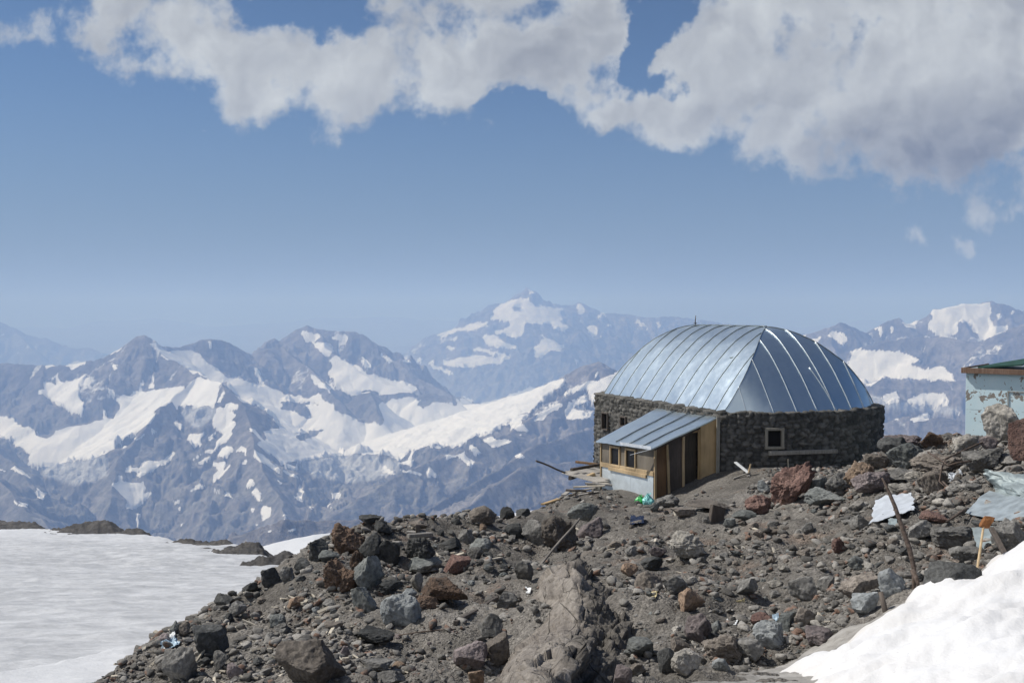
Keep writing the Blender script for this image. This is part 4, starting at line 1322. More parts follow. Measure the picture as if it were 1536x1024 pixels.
# slight buckling of the sheets
nb = fbm(v * .9, 3) * .022 + fbm(v * 3.1, 2) * .006
v[:, 2] += nb
roof = mesh_np('roof', v, f, M['roof'], True)
roof.parent = HUT; roof.matrix_parent_inverse = parent_inv(HUT)
bm = bmesh.new(); bm.from_mesh(roof.data); bmesh.ops.recalc_face_normals(bm, faces=bm.faces)
bm.to_mesh(roof.data); bm.free()


def buckle(p): return float(fbm(np.array([p]) * .9, 3)[0] * .022 + fbm(np.array([p]) * 3.1, 2)[0] * .006)


def lift(p, h): return Vector((p.x, p.y, p.z + buckle(tuple(p)) + h))


SEAMS = []
for side in (0, 1):
    for tt in np.arange(-.35, 9.0, .84):
        line = []
        for i in range(41):
            a = HW / 2 * i / 40
            aa = HW - a if side else a
            if hip(aa) <= tt <= hip(aa, True): line.append(lift(hut(aa, tt, roof_z(s_of(aa))), .018))
        if len(line) > 2: SEAMS.append(MB().tube(line, .015, 5))
ENDS = []
for far in (0, 1):
    for a in np.arange(.62, HW - .2, .80):
        ends = MB()
        s0 = s_of(a); line = []
        for j in range(30):
            s = s0 + (1 - s0) * j / 29
            tt = (TB + s * (t_end(a, True) - TB)) if far else (TA - s * (TA - t_end(a)))
            line.append(lift(hut(a, tt, roof_z(s)), .018))
        ends.tube(line, .017, 5); ENDS.append(ends)
    # one sheet was cut short: an extra slanting joint
line = []
for j in range(14):
    k = j / 13; a = 3.55 + .33 * k; s = .66 + .34 * k
    line.append(lift(hut(a, TA - s * (TA - t_end(a)), roof_z(s)), .018))
ends = MB().tube(line, .015, 5); ENDS.append(ends)
cap = MB()
for side in (0, 1):
    for far in (0, 1):
        line = []
        for i in range(41):
            a = HW / 2 * i / 40
            aa = HW - a if side else a
            line.append(lift(hut(aa, hip(aa, far), roof_z(s_of(aa))), .012))
        cap.tube(line, .015, 6)
cap.tube([lift(hut(HW / 2, TA + (TB - TA) * k / 20, ZR), .015) for k in range(21)], .035, 6)
M['seam'] = m_plain('dark_seam', (.17, .20, .22), .5, .7, .2, 6, .1, .4)
M['seam_light'] = m_plain('bright_seam', (.62, .66, .68), .38, .8, .1, 6, .1, .4)
for q in SEAMS: q.build('standing_seam', M['seam'], roof, True)
for ends in ENDS: ends.build('standing_seam', M['seam_light'], roof, True)
cap.build('ridge_cap', M['seam'], roof, True)
sp_ = MB(); q = lift(hut(HW / 2, TB - .15, ZR), 0)
sp_.tube([q + Vector((0, 0, -.05)), q + Vector((0, 0, .2)), q + Vector((.02, 0, .42))], [.03, .02, .012], 6)
sp_.tube([q + Vector((-.07, 0, .1)), q + Vector((.07, 0, .1))], .014, 5)
sp_.build('roof_spike', M['rusty_iron'], HUT, True)
pt = MB()
q0 = lift(hut(1.42, 1.52, roof_z(s_of(1.42))), .03)
pt.board(q0, q0 + Vector((.2, .2, .1)), .16, .012, (-.5, -.3, .8))
pt.build('roof_patch', M['zinc'], roof)

# ---- wall outline (offset outward from the eaves)
OW = .26
out_pts = []
for k in range(0, 41): out_pts.append((-OW, HL + .25 - (HL + .25) * k / 40))
for k in range(1, 81):
    a = -OW + (HW + 2 * OW) * k / 80
    e = abs(2 * (a + OW) / (HW + 2 * OW) - 1)
    out_pts.append((a, -OW * .6 - 1.25 * (1 - e ** 2.5)))
for k in range(1, 41): out_pts.append((HW + OW, (HL + .25) * k / 40))
for k in range(1, 61):
    a = HW + OW - (HW + 2 * OW) * k / 60
    e = abs(2 * (a + OW) / (HW + 2 * OW) - 1)
    out_pts.append((a, HL + .25 + .75 * (1 - e ** 2.5)))
op = np.array([tuple(hut(a, t, 0))[:2] for a, t in out_pts])
seg = np.hypot(*np.diff(op, axis=0).T); cum = np.concatenate([[0], np.cumsum(seg)])
TOT = cum[-1]


def wall_pt(s, off=0.0):
    x = np.interp(s, cum, op[:, 0]); y = np.interp(s, cum, op[:, 1])
    e = .12
    tx = np.interp(np.minimum(s + e, TOT), cum, op[:, 0]) - np.interp(np.maximum(s - e, 0), cum, op[:, 0])
    ty = np.interp(np.minimum(s + e, TOT), cum, op[:, 1]) - np.interp(np.maximum(s - e, 0), cum, op[:, 1])
    L = np.hypot(tx, ty)
    nx, ny = ty / L, -tx / L
    flip = 1 if OUTW else -1
    return x + nx * off * flip, y + ny * off * flip, nx * flip, ny * flip


OUTW = True
_x, _y, _nx, _ny = wall_pt(np.array([4.0]))
_c = hut(3.3, 4, 0)
OUTW = bool((_x[0] - _c.x) * _nx[0] + (_y[0] - _c.y) * _ny[0] > 0)


def s_near(px, zref):
    """arc length at which the front of the wall is seen at photo column px"""
    s = np.linspace(0, cum[120], 3000)
    x, y, nx, ny = wall_pt(s)
    q = np.abs(768 + F * x / (y * CP - zref * SP) - px)
    vis = (nx * x + ny * y) < 0
    q = np.where(vis, q, 1e9)
    return float(s[np.argmin(q)])


ZT, ZB = -3.36, -7.6
ns_ = 760; nv = 96
s = np.linspace(0, TOT, ns_); zz = np.linspace(ZB, ZT, nv)
ss, zv = np.meshgrid(s, zz)
ssf, zf = ss.ravel(), zv.ravel()
f1, f2, rid = worley(ssf * 3.6 + .3 * pnoise(p2(ssf * 2, zf * 2)), zf * 6.4 + .25 * pnoise(p2(ssf * 2, zf * 2, 4.)), 13)
gap = 1 - sstep(.03, .2, f2 - f1)
disp = (1 - gap) * (.035 + .05 * rid) - .02 * gap + fbm(np.stack([ssf * 5, zf * 5, 0 * ssf], 1), 3) * .022 + fbm(np.stack([ssf * .7, zf * .7, 0 * ssf + 5], 1), 2) * .05
x, y, nx, ny = wall_pt(ssf, disp)
ztop = zf + np.where(zf > ZT - .02, fbm(np.stack([ssf * 2.2, 0 * ssf, 0 * ssf + 3], 1), 3) * .07, 0)
# openings: one facing us in the shaded wall, two in the sunlit wall
WIN = []
for pxa, pxb, pya, pyb, k in ((1150.5, 1171, 645, 669, 0), (907, 914.5, 620, 643, 1), (935, 941.5, 626, 638, 1)):
    sa, sb = sorted((s_near(pxa, -4.2), s_near(pxb, -4.2)))
    X, Y, _, _ = wall_pt(np.array([(sa + sb) / 2]))
    za = P(pxa, pyb, float(Y[0])).z; zb = P(pxa, pya, float(Y[0])).z
    WIN.append((sa, sb, za, zb, k))
quads = grid_faces(nv, ns_)
cs = ssf[quads].mean(1); cz = zf[quads].mean(1)
keep = np.ones(len(quads), bool)
for sa, sb, za, zb, k in WIN: keep &= ~((cs > sa) & (cs < sb) & (cz > za) & (cz < zb))
quads = quads[keep]
vo = np.stack([x, y, ztop], 1)
# coping: the top of the wall turning inward under the roof
top0 = (nv - 1) * ns_
xi, yi, _, _ = wall_pt(s, -.18); xj, yj, _, _ = wall_pt(s, -.40)
tz = ztop[top0:]
rng2 = fbm(np.stack([s * 6, 0 * s, 0 * s + 9], 1), 3) * .03
vi = np.stack([xi, yi, tz + .02 + rng2], 1); vj = np.stack([xj, yj, tz + .01 - rng2], 1)
n0 = len(vo)
idx = np.arange(ns_ - 1)
q1 = np.stack([top0 + idx, top0 + idx + 1, n0 + idx + 1, n0 + idx], 1); q2 = np.stack([n0 + idx, n0 + idx + 1, n0 + ns_ + idx + 1, n0 + ns_ + idx], 1)
va = np.concatenate([vo, vi, vj]); fa = np.concatenate([quads, q1, q2])
wall = mesh_np('wall', va, fa, M['masonry'], True, attrs={'cell': np.concatenate([rid, rid[top0:], rid[top0:]]), 'gap': np.concatenate([gap, np.zeros(2 * ns_)])})
wall.parent = HUT; wall.matrix_parent_inverse = parent_inv(HUT)
bm = bmesh.new(); bm.from_mesh(wall.data); bmesh.ops.recalc_face_normals(bm, faces=bm.faces); bm.to_mesh(wall.data); bm.free()


def window(corners, nrm, name, fw, dep, mat, label=None, mull=False):
    """frame around the opening a-b-c-d (bottom left, bottom right, top right, top left) with a dark pane set back"""
    a, b, c, d = [Vector(p) for p in corners]; nrm = Vector(nrm).normalized()
    h = fw / 2
    ux = (b - a).normalized(); uz = (d - a).normalized()
    fr = MB()
    fr.board(a - ux * fw + uz * h * 0 - uz * h, b + ux * fw - uz * h, fw, dep, nrm)
    fr.board(d - ux * fw + uz * h, c + ux * fw + uz * h, fw, dep, nrm)
    fr.board(a - ux * h, d - ux * h, fw, dep * .94, nrm)
    fr.board(b + ux * h, c + ux * h, fw, dep * .94, nrm)
    if mull: fr.board((a + b) / 2, (c + d) / 2, fw * .4, dep * .5, nrm)
    o = fr.build(name, mat, HUT)
    if label: o['label'] = label
    p = MB(); e = nrm * (-dep * .25)
    p.add([a + e, b + e, c + e, d + e], [(0, 1, 2, 3)])
    p.build('pane', M['pane'], o)
    return o


M['frame_wood'] = m_wood('grey_window_frame', (.30, .28, .235), (.22, .20, .17))
for sa, sb, za, zb, k in WIN:
    X, Y, NX, NY = wall_pt(np.array([sa, sb, (sa + sb) / 2]))
    a = Vector((X[0], Y[0], za)); b = Vector((X[1], Y[1], za)); nn = Vector((NX[2], NY[2], 0))
    o = nn * .05
    window([a + o, b + o, Vector((b.x, b.y, zb)) + o, Vector((a.x, a.y, zb)) + o], nn, 'window', .085 if k == 0 else .05, .20, M['frame_wood'] if k == 0 else M['dark_wood'],
           'square window with a pale wooden frame in the shaded wall' if k == 0 else 'narrow dark window in the sunlit wall')

# ---- the porch: a lean-to on the sunlit side, its door in the shaded end
PL, PT = 2.78, 3.68


def por(a, t, z): return hut(-a, t, z)          # a metres out from the eaves


def eave(t): return -4.45 - .05 * t


def proof(a, t):
    k = a / PL
    return ZE - .03 + (eave(t) - ZE + .03) * k


pr = []
n1, n2 = 24, 30
for th in (0, -.045):
    for i in range(n1):
        for j in range(n2):
            a = -.02 + (PL + .12) * i / (n1 - 1); tt = -.10 + (PT + .2) * j / (n2 - 1)
            pr.append(Vector(por(a, tt, proof(a, tt) + .02 + th)))
pv_ = np.array(pr); N = n1 * n2
pv_[:, 2] += np.tile(fbm(pv_[:N] * 1.4, 3) * .018, 2)
g = np.arange(N).reshape(n1, n2)
edge = np.concatenate([g[0, :], g[1:, -1], g[-1, -2::-1], g[-2:0:-1, 0]])
e2 = np.roll(edge, -1)
fq = np.concatenate([grid_faces(n1, n2), grid_faces(n1, n2)[:, ::-1] + N, np.stack([edge, edge + N, e2 + N, e2], 1)])
prf = mesh_np('porch_roof', pv_, fq, M['roof'], True)
prf.parent = HUT; prf.matrix_parent_inverse = parent_inv(HUT)
bm = bmesh.new(); bm.from_mesh(prf.data); bmesh.ops.recalc_face_normals(bm, faces=bm.faces); bm.to_mesh(prf.data); bm.free()
md = prf.modifiers.new('edge', 'EDGE_SPLIT'); md.split_angle = R(40)
for tt in (.62, 1.55, 2.5):
    sm = MB(); sm.tube([por(PL * k / 12, tt + .02 * math.sin(k), proof(PL * k / 12, tt) + .042) for k in range(13)], .02, 5); sm.build('standing_seam', M['seam'], prf, True)
fl = MB()
fl.board(por(PL + .11, -.08, eave(0) + .005), por(PL + .11, 2.0, eave(2.0) + .01), .012, .11, (0, 0, 1))
fl.build('flashing', M['white_sheet'], prf)
bp = MB()
bp.board(por(PL + .10, -.12, eave(0) - .02), por(PL + .42, .72, eave(0) - .30), .09, .015, (.2, -.3, 1))
bp.build('bent_strip', M['white_sheet'], prf)

# front (eave side) wall of the porch, built as panels round the two windows
AF = PL - .06
fz = lambda t, h: eave(t) + h
WZ = [(1.21, 1.80), (2.31, 2.89)]
ZWT, ZWB = -.21, -.81          # below the eave
pan = MB()


def sheet_f(mb, t0, t1, h0, h1, a=AF, th=.035):
    pts = []
    for aa in (a, a - th):
        pts += [por(aa, t0, fz(t0, h0)), por(aa, t1, fz(t1, h0)), por(aa, t1, fz(t1, h1)), por(aa, t0, fz(t0, h1))]
    mb.add(pts, [(0, 1, 2, 3), (7, 6, 5, 4), (0, 4, 5, 1), (1, 5, 6, 2), (2, 6, 7, 3), (3, 7, 4, 0)])


sheet_f(pan, .02, WZ[0][0], -.93, .0); sheet_f(pan, WZ[0][1], WZ[1][0], -.93, .0); sheet_f(pan, WZ[1][1], PT - .02, -.93, .0)
for a0, a1 in WZ:
    sheet_f(pan, a0, a1, ZWT, .0); sheet_f(pan, a0, a1, -.93, ZWB)
pan.build('porch_wall', M['old_board'], HUT)
nf = Vector((-E2.x, -E2.y, 0))
for a0, a1 in WZ:
    c = [por(AF, a1, fz(a1, ZWB)), por(AF, a0, fz(a0, ZWB)), por(AF, a0, fz(a0, ZWT)), por(AF, a1, fz(a1, ZWT))]
    window([Vector(p) + nf * .02 for p in c], nf, 'porch_window', .07, .08, M['new_wood'])
bd = MB()
bd.board(por(AF + .03, .0, fz(0, -.87)), por(AF + .03, PT, fz(PT, -.87)), .16, .04, nf)
bd.board(por(AF + .065, .42, fz(.42, -1.00)), por(AF + .065, 3.0, fz(3.0, -.96)), .12, .04, nf)
bd.build('rail', M['new_wood'], HUT)
for t0, t1, lab in ((.04, 1.50, None), (1.52, PT - .0, None)):
    c = []
    n_ = 9
    for i in range(n_):
        for j in range(n_):
            tt = t0 + (t1 - t0) * i / (n_ - 1); h = -2.7 + (2.7 - .90) * j / (n_ - 1)
            c.append(tuple(por(AF + .012 + .018 * math.sin(3.1 * i / n_ + t0) * math.sin(2.5 * j / n_) + (.02 if i == n_ - 1 and t0 < 1 else 0), tt, fz(tt, h))))
    q = mesh_np('cladding_sheet', np.array(c), grid_faces(n_, n_), M['panel'], True)
    q.parent = HUT; q.matrix_parent_inverse = parent_inv(HUT)

# shaded end wall of the porch with the door
def side(mb, a0, a1, zb, tin=.0, th=.03, zt0=None, zt1=None):
    """panel in the plane t = tin from a0 to a1 (metres out), from zb up to the roof"""
    top = lambda a: proof(a, 0) - .03
    pts = []
    for tt in (tin, tin + th):
        pts += [por(a0, tt, zb), por(a1, tt, zb), por(a1, tt, zt1 if zt1 is not None else top(a1)), por(a0, tt, zt0 if zt0 is not None else top(a0))]
    mb.add(pts, [(0, 1, 2, 3), (7, 6, 5, 4), (0, 4, 5, 1), (1, 5, 6, 2), (2, 6, 7, 3), (3, 7, 4, 0)])


q = MB(); side(q, .1, .97, -6.9, -.12); q.build('porch_wall', M['plywood'], HUT)['label'] = 'bare yellow plywood panel next to the porch door'
q = MB(); side(q, .97, 1.57, -6.9, .0, .03, -4.03, -4.03); side(q, .97, 1.57, -4.03, .003, .028); 
q = MB(); side(q, .975, 1.565, -4.02, .002, .028); q.build('door_lintel', M['plywood'], HUT)
q = MB(); side(q, .97, 1.58, -6.9, .14, .03, -4.03, -4.03); dr = q.build('door', M['door'], HUT)
hd = MB(); hp = Vector(por(1.46, .12, -5.05)); hd.tube([hp + Vector((0, 0, -.07)), hp + Vector((0, -.03, -.05)), hp + Vector((0, -.03, .05)), hp + Vector((0, 0, .07))], .011, 6); hd.build('handle', M['rusty_iron'], dr)
q = MB(); side(q, 1.60, 2.24, -6.9, .05); q.build('porch_wall', M['dark_wood'], HUT)['label'] = 'dark boarded panel in the shaded side of the porch'
q = MB(); side(q, 2.24, AF, -6.9, .02); q.build('porch_wall', M['brown_ply'], HUT)['label'] = 'narrow brown plywood panel at the outer porch corner'
for a, a2, zb in ((AF - .02, AF - .02, -6.8), (2.25, 2.12, -6.5), (1.60, 1.60, -6.3), (.98, .98, -6.2)):
    q = MB(); q.board(por(a2, -.03, zb), por(a, -.03, proof(a, 0) - .04), .075, .07, (E1.x, E1.y, 0), wob=.006); q.build('post', M['new_wood'] if a != .98 else M['plywood'], HUT)
q = MB(); q.board(por(.36, -.22, -6.0), por(.34, -.22, -3.5), .13, .04, (E1.x, E1.y, .02)); q.build('corner_post', M['frame_wood'], HUT)
q = MB(); q.board(por(.0, -.06, proof(0, 0) - .05), por(PL - .02, -.06, proof(PL, 0) - .05), .09, .03, (E1.x, E1.y, 0)); q.build('bargeboard', M['dark_wood'], HUT)
q = MB(); q.board(por(AF + .01, PT - .02, -6.9), por(AF + .01, PT - .02, eave(PT) - .02), .07, .07, nf); q.build('post', M['new_wood'], HUT)
q = MB(); q.add([por(a, PT - .03 - th, z) for th in (0, .03) for a, z in ((.0, -7.2), (AF, -7.2), (AF, proof(AF, PT) - .03), (0, proof(0, PT) - .03))], [(0, 1, 2, 3), (7, 6, 5, 4), (0, 4, 5, 1), (1, 5, 6, 2), (2, 6, 7, 3), (3, 7, 4, 0)]); q.build('porch_wall', M['old_board'], HUT)

# ------------------------------------------------------------------ the blue shed
SH = Vector(P(1449, 560, 29.6)); SH.z = -4.13
shed = empty('plywood_shed', SH, 'pale blue plywood shed with flaking paint and a brown-edged roof, half hidden by boulders', 'shed', rz=math.atan2(-.62, .78))
# local frame: x along the wall we see (away to the right and nearer), y inward
Hs = 2.36
def loc_mesh(name, boxes, mat, parent, bev=.006):
    bm = bmesh.new()
    for (x0, y0, z0), (x1, y1, z1) in boxes:
        r = bmesh.ops.create_cube(bm, size=1)
        for q in r['verts']: q.co = Vector(((x0 + x1) / 2 + q.co.x * (x1 - x0), (y0 + y1) / 2 + q.co.y * (y1 - y0), (z0 + z1) / 2 + q.co.z * (z1 - z0)))
    if bev: bmesh.ops.bevel(bm, geom=bm.edges[:], offset=bev, segments=1, affect='EDGES')
    me = bpy.data.meshes.new(name); bm.to_mesh(me); bm.free(); me.materials.append(mat)
    o = bpy.data.objects.new(name, me); COL.objects.link(o); o.parent = parent
    return o


DX0, DX1 = 1.18, 2.0
loc_mesh('wall', [((0, 0, -1), (DX0, .08, Hs)), ((DX0, 0, 1.83), (DX1, .08, Hs)), ((DX1, 0, -1), (3.4, .08, Hs)), ((0, .08, -1), (.08, 3.0, Hs)), ((3.32, .08, -1), (3.4, 3.0, Hs)), ((.08, 2.92, -1), (3.32, 3.0, Hs))], M['peel'], shed)
dd = loc_mesh('door', [((DX0, .012, -1), (DX1, .05, 1.83))], M['peel'], shed)
loc_mesh('door_frame', [((DX0 - .05, -.012, -1), (DX0 - .002, .0, 1.88)), ((DX0 - .05, -.012, 1.832), (DX1 + .05, .0, 1.88))], m_wood('peeled_frame', (.30, .26, .22), (.36, .46, .5)), shed)
loc_mesh('handle', [((DX1 - .12, -.03, .9), (DX1 - .09, .012, 1.03))], M['rusty_iron'], dd, .004)
fs = loc_mesh('fascia', [((-.09, -.16, Hs + .0), (3.6, -.12, Hs + .16)), ((-.11, -.118, Hs), (-.07, 3.1, Hs + .16))], M['fascia'], shed)
rf = loc_mesh('roof', [((-.068, -.118, Hs + .09), (3.6, 3.15, Hs + .12))], M['zinc'], shed)
bm = bmesh.new()
for (x0, x1, y0, y1, za, zb) in ((.3, 1.5, .1, 2.4, Hs + .14, Hs + .26),):
    vs = [bm.verts.new(c) for c in ((x0, y0, za), (x1, y0, za + .12), (x1, y1, zb + .15), (x0, y1, zb - .1), (x0, y0, za + .05), (x1, y0, za + .16), (x1, y1, zb + .2), (x0, y1, zb - .05))]
    for q in ((0, 1, 5, 4), (1, 2, 6, 5), (2, 3, 7, 6), (3, 0, 4, 7), (4, 5, 6, 7), (3, 2, 1, 0)): bm.faces.new([vs[i] for i in q])
me = bpy.data.meshes.new('roofing_sheet'); bm.to_mesh(me); bm.free(); me.materials.append(M['green_roof'])
o = bpy.data.objects.new('roofing_sheet', me); COL.objects.link(o); o.parent = rf
# ------------------------------------------------------------------ loose things on the slope
def on(px, py, up=.02, Y=None):
    Y = Y or hit(px, py) or 25.0
    p = P(px, py, Y)
    return Vector((p.x, p.y, p.z + up))


def sl(px, py, dpx):
    """point seen at px, py standing over the ground that is seen dpx lower"""
    return P(px, py, hit(px, py + dpx))


def board_thing(name, p0, p1, w, t, mat, label, cat, up=(0, 0, 1), wob=0.0, group=None):
    q = MB().board(p0, p1, w, t, up, wob=wob)
    return tag(q.build(name, M[mat]), label, cat, group)


def crumpled(name, c, nu, nv, amp, seed, mat, label, cat, freq=2.2, rag=.05, parent=None, folds=()):
    """a torn, dented sheet between four corners (world points a, b, c, d), 4 mm thick"""
    a, b, cc, d = [np.array(p) for p in c]
    u, v = np.meshgrid(np.linspace(0, 1, nu), np.linspace(0, 1, nv), indexing='ij')
    u = u.ravel(); v = v.ravel()
    nrm = np.cross(b - a, d - a); nrm = nrm / np.linalg.norm(nrm)
    eu = rag * fbm(np.stack([v * 5, 0 * v + seed, 0 * v], 1), 4); ev = rag * fbm(np.stack([u * 5, 0 * u + seed + 5, 0 * u], 1), 4)
    uu = u + eu * (1 - 2 * u) * 1.2 * (np.abs(u - .5) > .35); v2 = v + ev * (1 - 2 * v) * 1.2 * (np.abs(v - .5) > .35)
    p = a * ((1 - uu) * (1 - v2))[:, None] + b * (uu * (1 - v2))[:, None] + cc * (uu * v2)[:, None] + d * ((1 - uu) * v2)[:, None]
    h = (ridged(np.stack([u * freq, v * freq, 0 * u + seed], 1), 3) - .6) * 1.4 + fbm(np.stack([u * freq * .8, v * freq * .8, 0 * u + seed + 9], 1), 3)
    for (fu, fv, off, k) in folds: h = h + k * np.abs(u * fu + v * fv - off)
    p = p + nrm[None] * (h * amp)[:, None]
    o = mesh_np(name, p, grid_faces(nu, nv), M[mat], True, parent=parent)
    sol = o.modifiers.new('thickness', 'SOLIDIFY'); sol.thickness = .006
    es = o.modifiers.new('creases', 'EDGE_SPLIT'); es.split_angle = R(38)
    if label: tag(o, label, cat)
    return o


def bag(name, px, py, w, h, mat, label, seed, Y):
    c = P(px, py, Y)
    o = empty(name, (c.x, c.y, c.z - h * .5), label, 'bag')
    v, f = rock_geo(seed, 5, 3, .16, (w, w * .8, h), .9)
    taper = 1 - .45 * sstep(.05, .5, v[:, 2] / h)
    v[:, 0] *= taper; v[:, 1] *= taper
    fold = ridged(np.stack([np.arctan2(v[:, 1], v[:, 0]) * 2, v[:, 2] / h * 1.5, 0 * v[:, 0] + seed], 1), 3)
    v[:, :2] *= (1 + .12 * (fold - .6))[:, None]
    b = mesh_np('sack', v + np.array([0, 0, h * .5]), f, M[mat], True, parent=o)
    k = MB(); top = Vector((.02, 0, h * .93))
    for j in range(4):
        a = j * 1.6 + seed
        k.board(top, top + Vector((math.cos(a) * h * .16, math.sin(a) * h * .16, h * .16)), h * .12, .006, (math.sin(a), 0, .4), wob=.01)
    kn = mesh_np('knot', np.array(k.v), k.f, M[mat], True, parent=o)
    return o


YB = 32.5
bag('plastic_bag', 960, 751.5, .36, .36, 'green_bag', 'bright green tied plastic bag at the foot of the porch corner', 51, YB)
bag('plastic_bag', 972.5, 751.5, .40, .46, 'blue_bag', 'turquoise tied plastic bag leaning beside the green one', 63, YB - .15)

# timber platform to the left of the porch
pc = P(882, 716, 36.5)
plat = empty('timber_platform', (pc.x, pc.y, pc.z - .3), 'low platform of grey weathered boards sticking out over the slope beside the porch', 'platform')
A0, A1 = P(848, 709, 36.6), P(904, 724.5, 34.6); B0, B1 = P(882, 700, 39.5), P(912, 708, 38.2)
for k in range(6):
    q = MB(); u0, u1 = (k + .5) / 6, (k + .5) / 6
    p0 = A0.lerp(B0, u0); p1 = A1.lerp(B1, u1)
    q.board(p0 + (p0 - p1) * random.uniform(0, .05), p1, .50, .045, (0, 0, 1)); q.build('plank', M['grey_wood'], plat)
for k in (.12, .75):
    q = MB(); p0 = A0.lerp(A1, k); p1 = B0.lerp(B1, k); q.board(p0 + Vector((0, -.2, -.11)), p1 + Vector((0, 0, -.11)), .12, .15); q.build('joist', M['dark_wood'], plat)
for k in range(6):
    px = random.uniform(848, 892); py = random.uniform(730, 744); p0 = on(px, py, random.uniform(.03, .2)); an = random.uniform(-.5, .7); L = random.uniform(.35, .9)
    board_thing('board', p0, p0 + Vector((math.cos(an) * L, math.sin(an) * L, random.uniform(-.12, .1))), random.uniform(.08, .17), .035, random.choice(['grey_wood', 'dark_wood', 'chip', 'grey_wood']), 'short broken board in the rubble heaped under the timber platform', 'board', group='broken boards under the timber platform')
board_thing('pole', P(804, 691, 36.0), P(862, 714, 36.8), .06, .06, 'dark_wood', 'thin dark pole sticking out into the air to the left of the timber platform', 'pole', wob=.015)
board_thing('beam', P(857, 707, 36.4) + Vector((0, 0, .07)), P(909, 697.5, 38.0) + Vector((0, 0, .07)), .11, .10, 'dark_wood', 'dark beam lying across the boards of the timber platform', 'beam')
board_thing('beam', P(864, 693.5, 38.9) + Vector((0, 0, .03)), P(902, 699, 38.2) + Vector((0, 0, .05)), .10, .09, 'brown_ply', 'reddish brown beam behind the dark beam on the timber platform', 'beam')
board_thing('block', P(880, 718, 36.1) + Vector((0, 0, .06)), P(891, 713, 36.3) + Vector((0, 0, .06)), .16, .12, 'new_wood', 'short block of fresh yellow timber lying on the timber platform', 'timber block')
board_thing('board', on(868, 744, .05), on(898, 739, .05), .12, .03, 'grey_wood', 'narrow grey board lying on the earth below the timber platform', 'board')
board_thing('board', on(814, 759, .06, 30.6), on(838, 751, .06, 31.6), .14, .05, 'plywood', 'brownish board lying on the rim left of the timber platform', 'board')
board_thing('board', on(845, 744, .04, 33), on(858, 735, .04, 34), .16, .04, 'pale_board' if 'pale_board' in M else 'grey_wood', 'short pale board sticking out of the rubble under the timber platform', 'board')

M['brown_grey'] = m_wood('brown_grey_wood', (.2, .18, .155), (.13, .115, .1))
# by the shaded wall
sA, sB = s_near(1152, -4.7), s_near(1248, -4.7)
X, Y, NX, NY = wall_pt(np.array([sA, sB]), .16)
board_thing('beam', Vector((X[0], Y[0], P(1152, 679.5, Y[0]).z)), Vector((X[1], Y[1] - .15, P(1248, 675.5, Y[1]).z)), .14, .14, 'grey_wood', 'long grey weathered beam lying along the shaded wall under its square window', 'beam')
q0 = on(1100, 718, .12, 32.6)
board_thing('board', P(1100, 717.5, 32.4), P(1126, 708, 32.4), .09, .04, 'grey_wood', 'lower grey arm of the broken boards beside the porch plywood', 'board')
board_thing('board', P(1103, 693, 33.0), P(1123, 709, 32.5), .12, .04, 'litter_white', 'white painted board lying across the broken boards near the shaded wall', 'board')
board_thing('board', P(1122.5, 710, 32.4), P(1126, 696, 32.5), .10, .04, 'new_wood', 'short upright piece of orange wood on the end of the white board', 'board', (1, 0, 0))
board_thing('stake', on(1183, 708, 0, 31.6), on(1182, 688, 0, 31.6), .025, .025, 'frame_wood', 'thin upright stake at the left shoulder of the tall red boulder', 'stake', (1, 0, 0))
c0 = on(1073, 784, 0)
blk = MB(); Yc = c0.y
blk.board(P(1073, 786, Yc), P(1077, 759, Yc + .1), .44, .10, (.6, -.8, .1))
tag(blk.build('board', M['dark_wood']), 'square blackened board standing tilted on the earth below the porch', 'board')
cl = crumpled('cloth', [on(945, 792, .08), on(966, 789, .08), on(966, 784, .17), on(946, 783, .19)], 22, 16, .045, 3, 'navy', 'dark navy scrap of cloth on the trodden earth below the porch', 'cloth', 3.0)

# pale beam and sticks on the left slope
board_thing('beam', P(612, 803.5, 18.6), P(648, 801, 18.9), .10, .07, 'pale_wood' if 'pale_wood' in M else 'grey_wood', 'pale wooden beam resting on the hollow black rock', 'beam')
board_thing('board', P(611, 797, 19.4), P(646, 799.5, 19.2), .09, .03, 'grey_wood', 'thin pale board lying behind the pale wooden beam', 'board')
board_thing('stump', on(627, 800, 0, 19.3), on(627, 786, 0, 19.3), .08, .09, 'dark_wood', 'short dark post standing up behind the pale wooden beam', 'post', (1, 0, 0))
board_thing('pole', P(869, 778, 22.4), P(778, 885, 16.5), .04, .04, 'brown_grey', 'long thin pole leaning down from the brown conglomerate boulder to the outcrop', 'pole', wob=.01)
board_thing('pole', on(683, 940, .05), on(746, 902, .06), .055, .05, 'dark_wood', 'dark pole lying on the sandy slope left of the big outcrop', 'pole', wob=.01)
q = MB().tube([on(598, 957, .04), on(630, 953, .05), on(660, 950, .05), on(684, 948, .04)], .008, 5)
tag(q.build('wire', M['rusty_iron'], smooth=True), 'thin straight wire lying on the gravel right of the dark flat boulder', 'wire')
board_thing('board', on(738, 841, .03), on(752, 838, .03), .07, .03, 'chip', 'small pale stick on the slope above the sandy patch', 'stick')
board_thing('stick', on(292, 1000, .04), on(312, 981, .12), .03, .025, 'chip', 'pale split stick lying beside the dark boulder at the lower left', 'stick')

